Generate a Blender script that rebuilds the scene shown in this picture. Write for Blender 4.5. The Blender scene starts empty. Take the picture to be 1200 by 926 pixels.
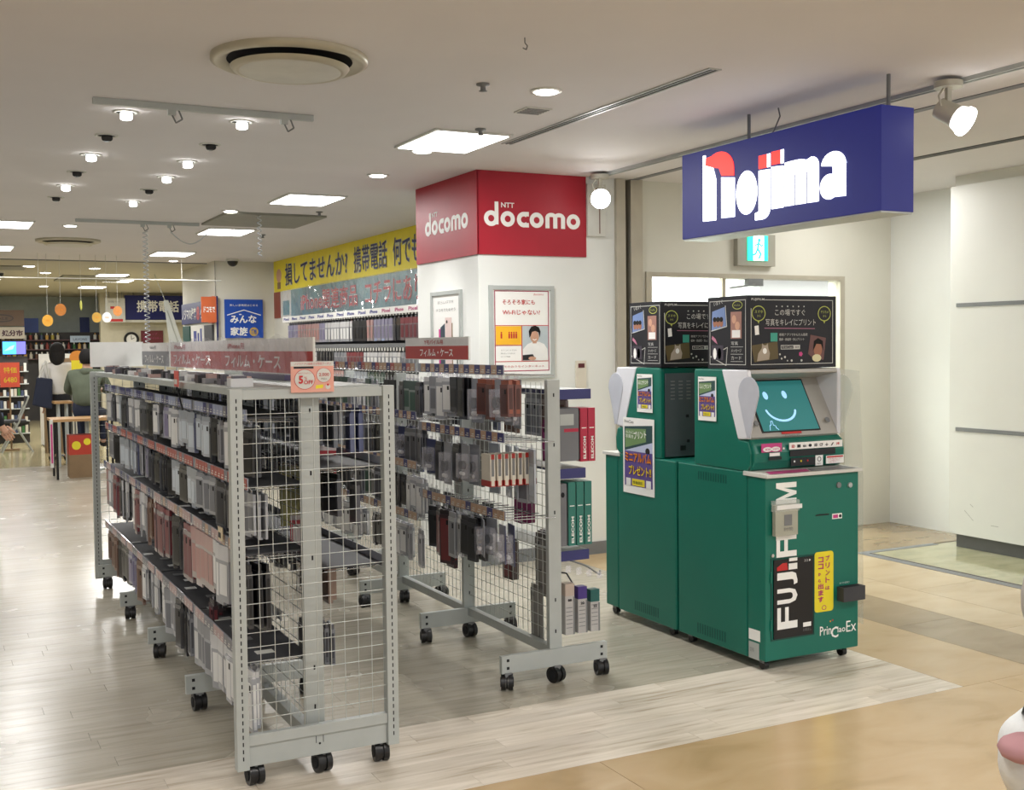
import bpy, bmesh, math, random
from mathutils import Vector, Matrix
random.seed(7)
S = bpy.context.scene
C = S.collection
PI = math.pi

# ------------------------------------------------------------------ camera
cam_d = bpy.data.cameras.new('camera')
cam = bpy.data.objects.new('camera', cam_d); C.objects.link(cam)
yaw, pitch, roll = .472684, -.043925, -.0108987
fw = Vector((math.sin(yaw)*math.cos(pitch), math.cos(yaw)*math.cos(pitch), math.sin(pitch)))
rt = Vector((math.cos(yaw), -math.sin(yaw), 0)); up = rt.cross(fw)
r2 = rt*math.cos(roll)+up*math.sin(roll); u2 = up*math.cos(roll)-rt*math.sin(roll)
cam.matrix_world = Matrix(((r2.x, u2.x, -fw.x, 0), (r2.y, u2.y, -fw.y, 0), (r2.z, u2.z, -fw.z, 1.5), (0, 0, 0, 1)))
cam_d.sensor_width = 36; cam_d.lens = 1333/1200*36; cam_d.clip_end = 200; cam_d.clip_start = .05
S.camera = cam

# ------------------------------------------------------------------ world and exposure
w = bpy.data.worlds.new('world'); S.world = w; w.use_nodes = True
w.node_tree.nodes['Background'].inputs[0].default_value = (.93, .94, .95, 1)
w.node_tree.nodes['Background'].inputs[1].default_value = .95
S.view_settings.view_transform = 'Standard'; S.view_settings.look = 'None'
S.view_settings.exposure = 0.12; S.view_settings.gamma = 1; S.view_settings.use_curve_mapping = False

def area(x, y, z, sx, sy, p, col=(1, .985, .97), rot=(0, 0, 0)):
    l = bpy.data.lights.new('panel_or_fill_light', 'AREA'); l.shape = 'RECTANGLE'; l.size = sx; l.size_y = sy; l.energy = p; l.color = col
    o = bpy.data.objects.new('panel_or_fill_light', l); o.location = (x, y, z); o.rotation_euler = rot; C.objects.link(o); return o
def spotl(x, y, z, d, p, ang=70, col=(1, .975, .95), r=.04):
    l = bpy.data.lights.new('spot_light', 'SPOT'); l.energy = p; l.spot_size = math.radians(ang); l.spot_blend = .7; l.color = col; l.shadow_soft_size = r
    o = bpy.data.objects.new('spot_light', l); o.location = (x, y, z)
    o.rotation_euler = Vector(d).to_track_quat('-Z', 'Y').to_euler(); C.objects.link(o); return o
CZ = 2.675
PANELS = [(2.70, 6.0), (2.70, 8.82), (2.69, 11.55), (2.70, 14.45), (.66, 11.55), (.66, 14.25), (2.6, 18.9), (2.4, 20.0), (2.9, 20.4), (2.75, 22.6), (.7, 19), (-.1, 8.6), (-1.5, 5.2), (2.2, 1.6), (.4, 1.2), (-2.4, 12), (-2.4, 15), (-3, 8), (5.6, 1.6), (5.9, -1.2), (3, -1), (0, -1.2), (-2.6, 1.5)]
for x, y in PANELS:
    area(x, y, CZ-.04, .42, .58, (24 if x < 5 else 34) if y < 17 else 34)
for x, y, p in [(.9, 5.93, 26), (.9, 7.3, 26), (.91, 8.72, 20), (1.47, 5.93, 26), (1.47, 7.33, 26), (1.47, 8.03, 20), (1.48, 9.47, 20)]:
    spotl(x, y, CZ-.06, (-.15, -.25, -1), p)
spotl(2.66, 6.37, CZ-.05, (.25, .1, -1), 26, 80); spotl(2.58, 4.66, CZ-.05, (.15, .1, -1), 55, 100)
spotl(2.77, 7.4, CZ-.05, (.1, .1, -1), 30, 90)
area(6.1, 6.2, CZ-.03, .5, .5, 12); area(5.0, 4.9, CZ-.03, .3, .3, 9)
area(.9, 23.0, CZ-.04, 2.5, .6, 60); area(1.4, 17.2, CZ-.04, .6, .3, 25)  # added fill lamps that brighten the far area, no fittings modelled for them

# ------------------------------------------------------------------ materials
def lin(h):
    h = h.lstrip('#'); v = [int(h[i:i+2], 16)/255 for i in (0, 2, 4)]
    return tuple((c/12.92 if c <= .04045 else ((c+.055)/1.055)**2.4) for c in v)+(1,)
MC = {}
def mat(name, col, rough=.5, metal=0, var=.06, scale=8, emit=0, alpha=1, trans=0, coat=0, bump=0):
    if name in MC: return MC[name]
    m = bpy.data.materials.new(name); m.use_nodes = True; nt = m.node_tree; b = nt.nodes['Principled BSDF']
    c = lin(col) if isinstance(col, str) else tuple(col)+(1,)
    b.inputs['Roughness'].default_value = rough; b.inputs['Metallic'].default_value = metal
    b.inputs['Alpha'].default_value = alpha; b.inputs['Transmission Weight'].default_value = trans
    b.inputs['Coat Weight'].default_value = coat; b.inputs['Base Color'].default_value = c
    if emit:
        b.inputs['Emission Color'].default_value = c; b.inputs['Emission Strength'].default_value = emit
    elif var:
        tc = nt.nodes.new('ShaderNodeTexCoord'); n = nt.nodes.new('ShaderNodeTexNoise'); n.inputs['Scale'].default_value = scale; n.inputs['Detail'].default_value = 4
        r = nt.nodes.new('ShaderNodeValToRGB'); r.color_ramp.elements[0].position = .3; r.color_ramp.elements[1].position = .7
        r.color_ramp.elements[0].color = tuple(x*(1-var) for x in c[:3])+(1,); r.color_ramp.elements[1].color = tuple(min(1, x*(1+var)) for x in c[:3])+(1,)
        nt.links.new(tc.outputs['Object'], n.inputs['Vector']); nt.links.new(n.outputs['Fac'], r.inputs['Fac']); nt.links.new(r.outputs['Color'], b.inputs['Base Color'])
        if bump:
            bp = nt.nodes.new('ShaderNodeBump'); bp.inputs['Strength'].default_value = bump; bp.inputs['Distance'].default_value = .01
            nt.links.new(n.outputs['Fac'], bp.inputs['Height']); nt.links.new(bp.outputs['Normal'], b.inputs['Normal'])
    MC[name] = m; return m
def wood(name, c1, c2, c3, rough, gscale=(1.2, 14, 1), fac=.5, pieces=.12, blocks=None):
    """planks with grain along x; every object gets its own tone; blocks: plank pattern for a continuous sheet"""
    m = bpy.data.materials.new(name); m.use_nodes = True; nt = m.node_tree; b = nt.nodes['Principled BSDF']; L = nt.links.new
    g = nt.nodes.new('ShaderNodeNewGeometry'); oi = nt.nodes.new('ShaderNodeObjectInfo')
    mp = nt.nodes.new('ShaderNodeMapping'); mp.inputs['Scale'].default_value = gscale; L(g.outputs['Position'], mp.inputs['Vector'])
    ad = nt.nodes.new('ShaderNodeVectorMath'); ad.operation = 'ADD'; L(mp.outputs['Vector'], ad.inputs[0])
    sc = nt.nodes.new('ShaderNodeMath'); sc.operation = 'MULTIPLY'; sc.inputs[1].default_value = 40; L(oi.outputs['Random'], sc.inputs[0]); L(sc.outputs[0], ad.inputs[1])
    n = nt.nodes.new('ShaderNodeTexNoise'); n.inputs['Scale'].default_value = 2.2; n.inputs['Detail'].default_value = 6; n.inputs['Distortion'].default_value = .6; L(ad.outputs[0], n.inputs['Vector'])
    r = nt.nodes.new('ShaderNodeValToRGB'); e = r.color_ramp.elements; e[0].position = .25; e[0].color = lin(c3); e[1].position = .72; e[1].color = lin(c2)
    k = e.new(.42); k.color = lin(c1); L(n.outputs['Fac'], r.inputs['Fac'])
    hs = nt.nodes.new('ShaderNodeHueSaturation'); L(r.outputs['Color'], hs.inputs['Color'])
    mr = nt.nodes.new('ShaderNodeMapRange'); mr.inputs['To Min'].default_value = 1-pieces; mr.inputs['To Max'].default_value = 1+pieces*.6
    if blocks:
        bt = nt.nodes.new('ShaderNodeTexBrick'); bt.inputs['Color1'].default_value = (0, 0, 0, 1); bt.inputs['Color2'].default_value = (1, 1, 1, 1); bt.inputs['Mortar Size'].default_value = .002
        bt.inputs['Scale'].default_value = 1; bt.inputs['Brick Width'].default_value = blocks[0]; bt.inputs['Row Height'].default_value = blocks[1]; bt.inputs['Mortar'].default_value = (.4, .4, .4, 1)
        L(g.outputs['Position'], bt.inputs['Vector']); L(bt.outputs['Color'], mr.inputs['Value'])
    else: L(oi.outputs['Random'], mr.inputs['Value'])
    L(mr.outputs['Result'], hs.inputs['Value']); L(hs.outputs['Color'], b.inputs['Base Color'])
    b.inputs['Roughness'].default_value = rough
    rn = nt.nodes.new('ShaderNodeTexNoise'); rn.inputs['Scale'].default_value = 3; rr = nt.nodes.new('ShaderNodeMapRange'); rr.inputs['To Min'].default_value = rough*.6; rr.inputs['To Max'].default_value = rough*1.5
    L(g.outputs['Position'], rn.inputs['Vector']); L(rn.outputs['Fac'], rr.inputs['Value']); L(rr.outputs['Result'], b.inputs['Roughness'])
    MC[name] = m; return m

m_ceil = mat('ceiling_paint', '#dcd9da', .9, var=.02, scale=2)
m_wall = mat('cream_wall', '#d6d4c8', .75, var=.04, scale=1.5)
m_wallw = mat('white_wall', '#e6e8e4', .6, var=.03, scale=1.5)
m_panelw = mat('white_panel', '#dadad4', .45, var=.03, scale=2)
m_metal = mat('grey_enamel', '#b1b6b3', .42, .1, var=.05)
m_metald = mat('dark_enamel', '#3c3d41', .6)
m_chrome = mat('chrome', '#c8ccd0', .18, .95)
m_black = mat('black_plastic', '#121214', .35)
m_hole = mat('dark_slot', '#15161a', .8, var=0)
m_grey = mat('mid_grey', '#77797a', .5)
m_white = mat('white_plastic', '#e9e9e6', .35)
m_offw = mat('off_white', '#cfcfc8', .5)
m_green = mat('kiosk_green', '#0b6b5a', .38, var=.04, scale=3)
m_greend = mat('kiosk_dark_green', '#08493f', .45)
m_red = mat('poster_red', '#a8142a', .5, var=.03)
m_navy = mat('sign_navy', '#0c1560', .45, var=.04)
m_lightbox = mat('lightbox_blue', '#050b58', .5); m_lightbox.node_tree.nodes['Principled BSDF'].inputs['Emission Color'].default_value = (.02, .03, .32, 1); m_lightbox.node_tree.nodes['Principled BSDF'].inputs['Emission Strength'].default_value = .28
m_txtw = mat('white_print', '#f2f2ee', .5, var=0)
m_txtr = mat('red_print', '#c22a2a', .5, var=0)
m_txtk = mat('black_print', '#16181c', .5, var=0)
m_txtn = mat('navy_print', '#1d2358', .5, var=0)
m_yel = mat('yellow_print', '#e8d72c', .5, var=.03)
m_glow = mat('lamp_glow', (1, .98, .95), emit=14)
m_glow2 = mat('panel_glow', (1, .99, .97), emit=6)
m_signglow = mat('sign_letter_glow', (.93, .96, 1), emit=2.4)
m_signred = mat('sign_red_glow', (1, .05, .04), emit=1.0)
m_clear = mat('clear_acrylic', '#e8eee8', .08, alpha=.28, var=0, coat=.5)
m_film = mat('clear_film', '#f4f4ff', .06, alpha=.22, var=0, coat=1)
m_brown = mat('cardboard', '#8c7457', .8)
m_skin = mat('skin', '#c79a80', .5)
m_hair = mat('black_hair', '#0f0c0b', .85, bump=.5, scale=40)

# ------------------------------------------------------------------ mesh helpers
OR = {'front': (Vector((1, 0, 0)), Vector((0, 0, 1)), Vector((0, -1, 0))),
      'left': (Vector((0, -1, 0)), Vector((0, 0, 1)), Vector((-1, 0, 0))),
      'up': (Vector((1, 0, 0)), Vector((0, 1, 0)), Vector((0, 0, 1)))}
def wloc(o):
    v = Vector(o.location)
    while o.parent: o = o.parent; v += Vector(o.location)
    return v
class MB:
    def __init__(s): s.k = 0; s.v = []; s.f = []; s.m = []; s.mats = []; s.sm = []
    def mi(s, m):
        if m not in s.mats: s.mats.append(m)
        return s.mats.index(m)
    def add(s, vs, fs, m, smooth=False):
        n = len(s.v); s.v += [tuple(v) for v in vs]; i = s.mi(m)
        for f in fs: s.f.append(tuple(a+n for a in f)); s.m.append(i); s.sm.append(smooth)
        return s
    def box(s, x0, x1, y0, y1, z0, z1, m):
        if x0 > x1: x0, x1 = x1, x0
        if y0 > y1: y0, y1 = y1, y0
        if z0 > z1: z0, z1 = z1, z0
        return s.add([(x0, y0, z0), (x1, y0, z0), (x1, y1, z0), (x0, y1, z0), (x0, y0, z1), (x1, y0, z1), (x1, y1, z1), (x0, y1, z1)],
                     [(3, 2, 1, 0), (4, 5, 6, 7), (0, 1, 5, 4), (1, 2, 6, 5), (2, 3, 7, 6), (3, 0, 4, 7)], m)
    def cyl(s, p0, p1, r, m, seg=12, r1=None, cap=True):
        p0 = Vector(p0); p1 = Vector(p1); r1 = r if r1 is None else r1
        d = (p1-p0).normalized(); a = d.orthogonal().normalized(); b = d.cross(a)
        vs = []
        for p, q in ((p0, r), (p1, r1)):
            for i in range(seg): t = 2*PI*i/seg; vs.append(p+(a*math.cos(t)+b*math.sin(t))*q)
        fs = [(i, (i+1) % seg, seg+(i+1) % seg, seg+i) for i in range(seg)]
        s.add(vs, fs, m, True)
        if cap: s.add(vs, [tuple(range(seg))[::-1], tuple(range(seg, 2*seg))], m)
        return s
    def tube(s, pts, r, m, seg=6):
        pts = [Vector(p) for p in pts]
        for i in range(len(pts)-1): s.cyl(pts[i], pts[i+1], r, m, seg)
        return s
    def lathe(s, c, prof, m, seg=32, ax='z'):
        c = Vector(c); vs = []; n = len(prof)
        for i in range(seg):
            t = 2*PI*i/seg
            for r, h in prof:
                if ax == 'z': vs.append(c+Vector((r*math.cos(t), r*math.sin(t), h)))
                elif ax == 'x': vs.append(c+Vector((h, r*math.cos(t), r*math.sin(t))))
                else: vs.append(c+Vector((r*math.cos(t), h, r*math.sin(t))))
        fs = [(i*n+j, ((i+1) % seg)*n+j, ((i+1) % seg)*n+j+1, i*n+j+1) for i in range(seg) for j in range(n-1)]
        return s.add(vs, fs, m, True)
    def poly(s, o, orient, pts, m, th=.002, off=0):
        """flat shape with thickness th in the plane at o; pts in (right, up)"""
        ex, ez, nn = OR[orient] if isinstance(orient, str) else orient; o = Vector(o); s.k = (s.k+1) % 12; th = th+s.k*4e-5
        a = 0
        for i in range(len(pts)): j = (i+1) % len(pts); a += pts[i][0]*pts[j][1]-pts[j][0]*pts[i][1]
        if a < 0: pts = pts[::-1]
        n = len(pts)
        vs = [o+ex*p[0]+ez*p[1]+nn*off for p in pts]+[o+ex*p[0]+ez*p[1]+nn*(th+off) for p in pts]
        return s.add(vs, [tuple(range(n))[::-1], tuple(range(n, 2*n))]+[(i, (i+1) % n, n+(i+1) % n, n+i) for i in range(n)], m)
    def rect(s, o, orient, x0, x1, y0, y1, m, th=.002, off=0):
        return s.poly(o, orient, [(x0, y0), (x1, y0), (x1, y1), (x0, y1)], m, th, off)
    def ell(s, o, orient, cx, cy, rx, ry, m, th=.002, off=0, seg=24):
        return s.poly(o, orient, [(cx+rx*math.cos(2*PI*i/seg), cy+ry*math.sin(2*PI*i/seg)) for i in range(seg)], m, th, off)
    def stroke(s, o, orient, pts, wd, m, th=.002, off=0, cap=True, vw=None):
        for i in range(len(pts)-1):
            a = Vector(pts[i]); b = Vector(pts[i+1]); d = b-a
            if d.length < 1e-6: continue
            n = Vector((-d.y, d.x)).normalized()*wd/2
            s.poly(o, orient, [a-n, b-n, b+n, a+n], m, th, off)
            if cap or 0 < i: s.ell(o, orient, a.x, a.y, wd/2, wd/2, m, th*.98, off, 10)
        if cap: s.ell(o, orient, pts[-1][0], pts[-1][1], wd/2, wd/2, m, th*.98, off, 10)
        return s
    def ring(s, o, orient, cx, cy, rx, ry, wd, m, th=.002, off=0, a0=0, a1=2*PI, seg=28):
        ex, ez, nn = OR[orient]; o = Vector(o); vs = []; s.k = (s.k+1) % 12; th = th+s.k*4e-5
        for i in range(seg+1):
            t = a0+(a1-a0)*i/seg
            for k in (-.5, .5):
                for h in (0, th): vs.append(o+ex*(cx+(rx+k*wd)*math.cos(t))+ez*(cy+(ry+k*wd)*math.sin(t))+nn*(off+h))
        fs = []
        for i in range(seg):
            q = 4*i; fs += [(q+1, q+3, q+7, q+5), (q, q+4, q+6, q+2), (q+2, q+6, q+7, q+3), (q, q+1, q+5, q+4)]
        return s.add(vs, fs, m)
    def text(s, o, orient, body, x, y, w, h, m, th=.0015, off=0, bold=0, align='L', rot=0, maxh=None):
        """lettering fitted into w x h with lower left corner at x, y (if w None keep proportion)"""
        key = (body, bold)
        if key not in TX:
            c = bpy.data.curves.new('lettering', 'FONT'); c.body = body; c.size = 1; c.offset = bold; c.resolution_u = 2
            t = bpy.data.objects.new('lettering', c); C.objects.link(t); bpy.context.view_layer.update()
            me = bpy.data.meshes.new_from_object(t.evaluated_get(bpy.context.evaluated_depsgraph_get()))
            TX[key] = ([tuple(v.co) for v in me.vertices], [tuple(p.vertices) for p in me.polygons])
            bpy.data.objects.remove(t); bpy.data.curves.remove(c); bpy.data.meshes.remove(me)
        vs, fs = TX[key]
        if not vs: return s
        x0 = min(v[0] for v in vs); x1 = max(v[0] for v in vs); y0 = min(v[1] for v in vs); y1 = max(v[1] for v in vs)
        sy = h/(y1-y0); sx = w/(x1-x0) if w else sy
        ex, ez, nn = OR[orient] if isinstance(orient, str) else orient; o = Vector(o); cr, sr = math.cos(rot), math.sin(rot)
        out = []
        for v in vs:
            a = (v[0]-x0)*sx; b = (v[1]-y0)*sy; a, b = a*cr-b*sr, a*sr+b*cr
            out.append(o+ex*(x+a)+ez*(y+b)+nn*(off+th+5e-4))
        return s.add(out, fs, m)
    def build(s, name, parent=None, loc=None, bevel=0):
        me = bpy.data.meshes.new(name)
        if parent is not None: base = wloc(parent)
        elif loc is not None: base = Vector(loc)
        else:
            xs = [v[0] for v in s.v]; ys = [v[1] for v in s.v]; zs = [v[2] for v in s.v]
            base = Vector(((min(xs)+max(xs))/2, (min(ys)+max(ys))/2, min(zs)))
        me.from_pydata([tuple(Vector(v)-base) for v in s.v], [], s.f)
        for m in s.mats: me.materials.append(m)
        me.polygons.foreach_set('material_index', s.m); me.polygons.foreach_set('use_smooth', s.sm); me.update()
        o = bpy.data.objects.new(name, me); C.objects.link(o)
        if parent is not None: o.parent = parent
        else: o.location = base
        if bevel:
            b = o.modifiers.new('bevel', 'BEVEL'); b.width = bevel; b.segments = 2; b.limit_method = 'ANGLE'
        return o
TX = {}
def tag(o, label, cat, group=None, kind=None):
    o['label'] = label; o['category'] = cat
    if group: o['group'] = group
    if kind: o['kind'] = kind
    return o
def thing(name, label, cat, loc, group=None):
    o = bpy.data.objects.new(name, None); o.location = loc; o.empty_display_size = .1; C.objects.link(o); return tag(o, label, cat, group)
def struct(mb, name, loc=(0, 0, 0), parent=None):
    o = mb.build(name, parent, loc); o['kind'] = 'structure'; return o
def stuff(o): o['kind'] = 'stuff'; return o
def B(*a): return MB().box(*a)

# ================================================================== STRUCTURE
# floor: base slab, then vinyl planks and stone tiles as pieces
m_base = mat('floor_joint', '#6e675a', .6)
w_light = wood('whitewashed_plank', '#d6ccbb', '#eae1d3', '#b3a590', .22, pieces=.1)
w_in = wood('grey_beige_plank', '#a8a292', '#b6afa0', '#989182', .23, pieces=.07)
w_far = wood('grey_beige_sheet', '#a8a292', '#b6afa0', '#989182', .23, pieces=.07, blocks=(.9, .11))
w_cream = wood('cream_vinyl_sheet', '#b8ab82', '#c6ba93', '#a99c76', .12, pieces=.08, blocks=(.6, .6))
t_tan = wood('tan_stone_tile', '#bfa57c', '#c7af89', '#b1986e', .18, (1.2, 2.5, 1), pieces=.05)
t_lt = wood('light_stone_tile', '#c4af8c', '#cdb998', '#b8a27e', .14, (1.2, 2.5, 1), pieces=.04)
t_dk = wood('dark_stone_tile', '#978466', '#a18e70', '#8a775a', .14, (1.2, 2.5, 1), pieces=.04)
t_gr = wood('greenish_stone_tile', '#a9a684', '#b9b595', '#98957a', .1, (2, 4, 1), pieces=.03)
fl = struct(B(-9, 11, -4, 40, -.05, -.003, m_base), 'floor')
def slab(name, x0, x1, y0, y1, m, b=.0012):
    o = B(x0+b, x1-b, y0+b, y1-b, -.006, 0, m).build(name, fl); return o
NP = 0
def planks(y0, y1, n, x0, x1, ln, m):
    for r in range(n):
        a = y0+(y1-y0)*r/n; b = y0+(y1-y0)*(r+1)/n; x = x0-ln*random.random()
        while x < x1:
            p, q = max(x, x0), min(x+ln, x1)
            if q-p > .02: slab('plank', p, q, a, b, m, .0006)
            x += ln
planks(3.45, 4.14, 7, .1, 3.945, .92, w_light)
planks(4.14, 6.5, 22, -.4, 3.945, 1.0, w_in)
slab('vinyl_sheet', -9, -.4, 4.14, 15.8, w_far); slab('vinyl_sheet', -.4, 3.945, 6.5, 6.93, w_far); slab('vinyl_sheet', -.4, 4.3, 6.93, 15.8, w_far); slab('vinyl_sheet', -9, .1, 3.45, 4.14, w_far)
slab('vinyl_sheet', -9, 9, 15.8, 32, w_cream)
cols = [(3.945, 4.46, t_tan), (4.46, 4.9, t_dk), (4.9, 5.24, t_lt), (5.24, 5.80, t_tan)]
for i, (a, b, m) in enumerate(cols):
    y = 3.45-i*.3
    while y < 6.9:
        q = min(y+1.2, 6.93); slab('stone_tile', a, b, y, q, (t_lt if (i == 3 and int(y*2) % 2) else m)); y = q  # lighter tiles in the last column put floor reflections into the colour
for i in range(5):
    for j in range(5): slab('stone_tile', .1-4+i*2+.0, .1-4+(i+1)*2, 3.45-(j+1)*1.2, 3.45-j*1.2, t_tan)
for i in range(4):
    if True:
        slab('stone_tile', 6.1+i*1.2, 7.3+i*1.2, -.15, 1.05, t_tan)
slab('stone_tile', 5.90, 7.05, 6.03, 6.93, t_dk); slab('stone_tile', 5.80, 5.9, 6.03, 6.93, t_dk)
for j in range(3): slab('stone_tile', 5.90, 7.4, 6.0-1.3*(j+1), 6.0-1.3*j, t_gr)
B(5.80, 5.875, 2.0, 6.03, -.004, .0015, m_grey).build('metal_strip', fl); B(5.885, 5.90, 2.0, 6.03, -.004, .0015, mat('strip_edge', '#5a5148')).build('metal_strip', fl)
B(5.80, 6.56, 5.97, 6.03, -.004, .002, m_grey).build('metal_strip', fl)

ce = struct(B(-9, 11, -4, 16.0, CZ, CZ+.1, m_ceil), 'ceiling')
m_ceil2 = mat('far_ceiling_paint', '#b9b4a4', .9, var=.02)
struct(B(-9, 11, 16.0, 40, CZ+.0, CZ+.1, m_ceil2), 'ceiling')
B(-6, 3.45, 15.95, 16.0, CZ-.012, CZ, m_grey).build('ceiling_joint', ce)
# shutter slots in the ceiling
B(4.50, 4.56, 0, 6.9, CZ-.004, CZ+.01, mat('slot_grey', '#6f7076', .5)).build('shutter_slot', ce)
B(5.66, 5.74, 0, 6.9, CZ-.004, CZ+.01, mat('slot_dark', '#34342f', .6)).build('shutter_slot', ce)
tr = MB().box(4.155, 4.168, .3, 6.9, CZ-.02, CZ, m_metal).box(4.188, 4.2, .3, 6.9, CZ-.02, CZ, m_metal).box(4.168, 4.188, .3, 6.9, CZ-.006, CZ, mat('track_copper', '#7d6656', .4, .5))
tr.build('lighting_track', ce)

# walls
YW = 6.93
m_alum = mat('aluminium', '#b9b2a2', .35, .4)
wr = struct(MB().box(3.30, 4.38, YW, 8.0, 0, CZ, m_wallw), 'wall_column')
B(3.295, 4.38, YW-.008, YW, 0, .09, m_grey).build('baseboard_column', wr)['kind'] = 'structure'
struct(MB().box(4.38, 4.455, YW-.03, YW+.2, 0, CZ, m_alum).box(4.455, 4.50, YW+.05, YW+.2, 0, CZ, m_hole).box(4.50, 4.60, YW-.03, YW+.2, 0, CZ, m_alum), 'trim_shutter_jamb')
bw = MB()
for a in ((4.60, 4.66, 0, CZ), (6.52, 7.07, 0, CZ), (4.66, 6.52, 2.0, CZ)): bw.box(a[0], a[1], YW, YW+.12, a[2], a[3], m_wall)
wb = struct(bw, 'wall_back')
dr = struct(MB().box(4.64, 4.69, YW-.015, YW+.12, 0, 2.02, m_alum).box(6.49, 6.54, YW-.015, YW+.12, 0, 2.02, m_alum).box(4.69, 6.49, YW-.014, YW+.12, 1.985, 2.019, m_alum), 'door_1')
m_bright = mat('inner_room_wall', '#eef4f0', .6)
MB().box(5.35, 5.38, YW+.02, YW+.05, 0, 1.985, m_alum).box(5.38, 6.49, YW+.03, YW+.036, .05, 1.985, m_clear).build('door_glass', dr)
MB().box(5.56, 5.70, YW-.03, YW+.02, 1.93, 1.985, m_grey).tube([(5.6, YW-.05, 1.94), (5.25, YW-.2, 1.9)], .007, m_grey).build('door_closer', dr)
struct(MB().box(4.2, 7.0, YW+1.6, YW+1.7, 0, CZ, m_bright), 'wall_inner')
area(5.6, YW+.9, 2.6, 1.6, .9, 170, (.95, 1, .97));  # added fill lamp, brightens the inner room behind the door glass
struct(B(7.05, 7.17, 5.3, YW+.1, 0, CZ, m_wallw), 'wall_right')
pr = struct(MB().box(6.575, 7.6, 2.2, 5.89, .1, 2.60, m_panelw).box(6.62, 7.6, 2.2, 5.86, 0, .1, mat('pillar_plinth', '#5c5c5c', .4)).box(6.60, 7.6, 2.2, 5.87, 2.6, CZ, m_wall), 'wall_pillar')
for z in (.86, 1.75): B(6.568, 6.5755, 2.2, 5.83, z-.014, z+.014, m_grey).build('trim_strip', pr)
m_smudge = mat('scuff_mark', '#aaa8a2', .8)
s_ = MB()
for (y, z, l, a) in ((5.75, .28, .1, -.7), (5.52, .2, .06, 0), (5.7, .33, .03, -.6)):
    s_.stroke((6.575, y, z), 'left', [(0, 0), (l*math.cos(a), l*math.sin(a))], .004, m_smudge, .0006)
s_.build('scuff_marks', pr)
# long shop wall at x=4.25 and far pillar
ws = struct(B(4.25, 4.40, 8.0, 15.6, 0, CZ, m_wall), 'wall_shop_side')
pf = struct(MB().box(3.45, 4.25, 15.5, 17.7, 0, CZ, m_wall), 'wall_far_pillar')
B(3.449, 3.4505, 15.48, 15.5, 2.2, CZ, m_grey).build('wall_joint', pf)
struct(B(5.4, 5.6, 17.7, 32, 0, CZ, m_wall), 'wall_far_side')
struct(B(-9, 5.4, 27, 27.2, 0, CZ, mat('far_wall', '#b4bdb8', .8)), 'wall_far')
struct(B(-9.2, -9, -4, 27, 0, CZ, m_wall), 'wall_left')
struct(B(2.46*24.6/19, 5.4, 25.0, 25.2, 0, CZ, mat('cream_far', '#c9c3ad', .8)), 'wall_phone_corner')

# ================================================================== CEILING FITTINGS
for i, (x, y) in enumerate(PANELS):
    if y < 0: continue
    o = MB().box(x-.24, x+.24, y-.32, y+.32, CZ-.012, CZ, m_white).build('light_frame', None, (x, y, CZ-.012)) if 0 else None
    t = thing('ceiling_light_panel', 'square recessed light panel in the ceiling of the shop', 'ceiling light', (x, y, CZ), 'square light panels in the ceiling')
    lb = {0: 'square light panel nearest the red column sign', 1: 'second square light panel, behind the one nearest the red column sign', 2: 'square light panel just below the grey ceiling hatch', 3: 'square light panel beyond the grey ceiling hatch', 4: 'larger light panel cut by the left edge of the photo', 5: 'smaller light panel lower at the left edge of the photo'}.get(i)
    if lb: t['label'] = lb
    MB().box(x-.235, x+.235, y-.31, y+.31, CZ-.012, CZ, m_offw).build('frame', t)
    MB().box(x-.215, x+.215, y-.29, y+.29, CZ-.016, CZ-.012, m_glow2).build('diffuser', t)
def downlight(x, y, on, label, tilt=(0, 0), twin=True, r=.062):
    t = thing('recessed_spotlight', label, 'spotlight', (x, y, CZ), 'recessed spotlights in two rows')
    MB().lathe((x, y, CZ), [(r, 0), (r, -.006), (r*.8, -.008), (r*.75, .0)], m_offw, 20).ell((x, y, CZ-.003), 'up', 0, 0, r*.78, r*.78, m_hole, .001).build('ring', t)
    if twin:
        MB().cyl((x+.0, y, CZ), (x+tilt[0], y+tilt[1], CZ-.016), .030, m_chrome if not on else m_grey, 12).build('lamp_head', t)
        MB().cyl((x+tilt[0], y+tilt[1], CZ-.0162), (x+tilt[0]*1.2, y+tilt[1]*1.2, CZ-(.038 if on else .026)), .029, m_glow if on else m_hole, 12).build('lamp', t)
    else:
        MB().ell((x, y, CZ-.012), 'up', 0, 0, r*.7, r*.7, m_glow if on else m_hole, .004).build('lamp', t)
ordn = ['nearest', 'second', 'third', 'fourth', 'fifth', 'farthest']
for i, y in enumerate((5.93, 6.61, 7.30, 8.03, 8.72, 9.42)):
    on = i in (0, 2, 4)
    downlight(.9, y, on, f'{"lit" if on else "unlit"} recessed spotlight, {ordn[i]} in the left row of six', (.0, -.02))
for i, y in enumerate((5.94, 6.67, 7.33, 8.04, 8.73, 9.47)):
    on = i in (0, 2, 3, 5)
    downlight(1.475, y, on, f'{"lit" if on else "unlit"} recessed spotlight, {ordn[i]} in the right row of six', (.0, -.02))
for x, y, lb in [(2.77, 7.4, 'lit round downlight between the two nearest light panels and the red sign'), (2.576, 4.657, 'lit round downlight by the small vent and long slot'), (2.671, 6.371, 'lit round downlight touching the nearest light panel'), (1.22, 11.5, 'lit round downlight above the far round air vent'), (2.33, 9.81, 'lit round downlight beside the grey ceiling hatch'), (2.93, 15.6, 'lit round downlight near the far pillar top')]:
    downlight(x, y, True, lb, twin=False, r=.075)
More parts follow.
